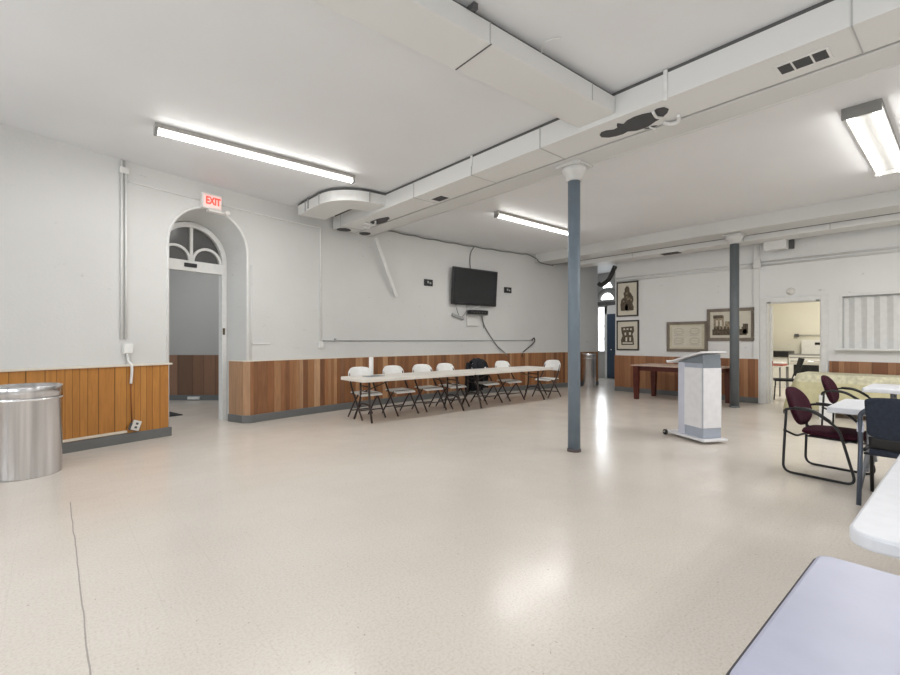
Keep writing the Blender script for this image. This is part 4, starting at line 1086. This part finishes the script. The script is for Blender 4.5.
mb.tube(arcyz(.27, 8.68, 2.78), .03, 'white_paint', 6); mb.tube(arcyz(.42, 8.68, 2.78), .025, 'router_grey', 6); mb.tube([(XF-.02, 8.41, 2.78), (XF-.02, 8.95, 2.78)], .02, 'white_paint', 6)
w6 = struct(mb.build('window_6'), 'small bright arched fanlight above the far blue door', 'window')
mb = MB(); mb.poly([(XF-.008, p[1], p[2]) for p in arcyz(.26, 8.68, 2.78)]); mb.build('pane', 'daylight', w6)
mb = MB(); mb.poly([(XF-.008, 8.50, 3.22), (XF-.008, 8.86, 3.22), (XF-.008, 8.80, 3.42), (XF-.008, 8.60, 3.42)]); mb.build('pane', 'daylight', w6)
pipe([(11.46, 6.44, 3.34), (11.5, 6.52, 3.22), (11.5, 6.60, 3.08), (11.5, 6.68, 2.98), (11.5, 6.86, 2.88), (11.5, 6.95, 2.93)], .06, 'cable', 'cable_bundle', 'thick black cable bundle hanging at the far corner by the upper picture', 'cable', smooth=5)

# ------------------------------------------------------------------ lights
def area(name, loc, rot, sx, sy, e, col=(1, 1, 1)):
    l = bpy.data.lights.new(name, 'AREA'); l.shape = 'RECTANGLE'; l.size = sx; l.size_y = sy; l.energy = e; l.color = col
    o = bpy.data.objects.new(name, l); COL.objects.link(o); o.location = loc; o.rotation_euler = rot; return o
for i, (a, b) in enumerate(wins):
    area('window_light', (X0+.02, (a+b)/2, 1.97), (0, -PI/2, 0), 1.9, b-a-.1, 15, (.86, .93, 1.0))
# tube lamps under the visible fixtures, then unseen overhead lamps added as fill
WARM = (1.0, .99, .972)
area('tube_and_fill_light', (2.09, 5.97, 3.632), (0, 0, 0), 2.36, .045, 42, WARM)
area('tube_and_fill_light', (7.44, 5.87, 3.632), (0, 0, 0), 2.36, .045, 36, WARM)
area('tube_and_fill_light', (7.44, .70, 3.632), (0, 0, math.radians(.5)), 2.4, .045, 23, WARM)
area('tube_and_fill_light', (7.44, .90, 3.632), (0, 0, math.radians(.5)), 2.4, .045, 23, WARM)
area('tube_and_fill_light', (1.6, .6, 3.60), (0, 0, 0), 2.4, .3, 20, WARM)  # unseen overhead fill lamp, added without a fixture
area('tube_and_fill_light', (-1.2, 3.2, 3.60), (0, 0, 0), 2.4, .3, 14, WARM)
area('tube_and_fill_light', (7.6, -2.6, 3.60), (0, 0, 0), 2.4, .3, 130, WARM)  # unseen fill lamp, added to brighten the far end
area('tube_and_fill_light', (2.5, -3.2, 3.60), (0, 0, 0), 2.4, .3, 60, WARM)
area('kitchen_light', (14.3, 2.2, 3.55), (0, 0, 0), 1.2, 1.2, 110, (1, .96, .88))
area('hallway_light', (13.8, 8.6, 3.0), (0, 0, 0), .6, .6, 7)
area('corridor_light', (1.6, 10.2, 3.5), (0, 0, 0), .8, .5, 25, (1, .99, .96))
area('hall_window_light', (XF-.1, 9.0, 1.8), (0, PI/2, 0), 1.6, .6, 18, (.9, .95, 1))
w = bpy.data.worlds.new('world'); SC.world = w; w.use_nodes = True
w.node_tree.nodes['Background'].inputs[0].default_value = (.8, .9, 1, 1); w.node_tree.nodes['Background'].inputs[1].default_value = 1.0

# ------------------------------------------------------------------ camera
cam = bpy.data.cameras.new('camera'); co = bpy.data.objects.new('camera', cam); COL.objects.link(co)
cam.sensor_width = 36; cam.lens = 460/900*36; cam.clip_start = .05
co.location = (0, 0, 1.36); co.rotation_euler = (PI/2, 0, math.atan2(-.655, .755))
cam.shift_y = 2.5/900
SC.camera = co
SC.view_settings.view_transform = 'Standard'; SC.view_settings.look = 'None'; SC.view_settings.exposure = 0.0
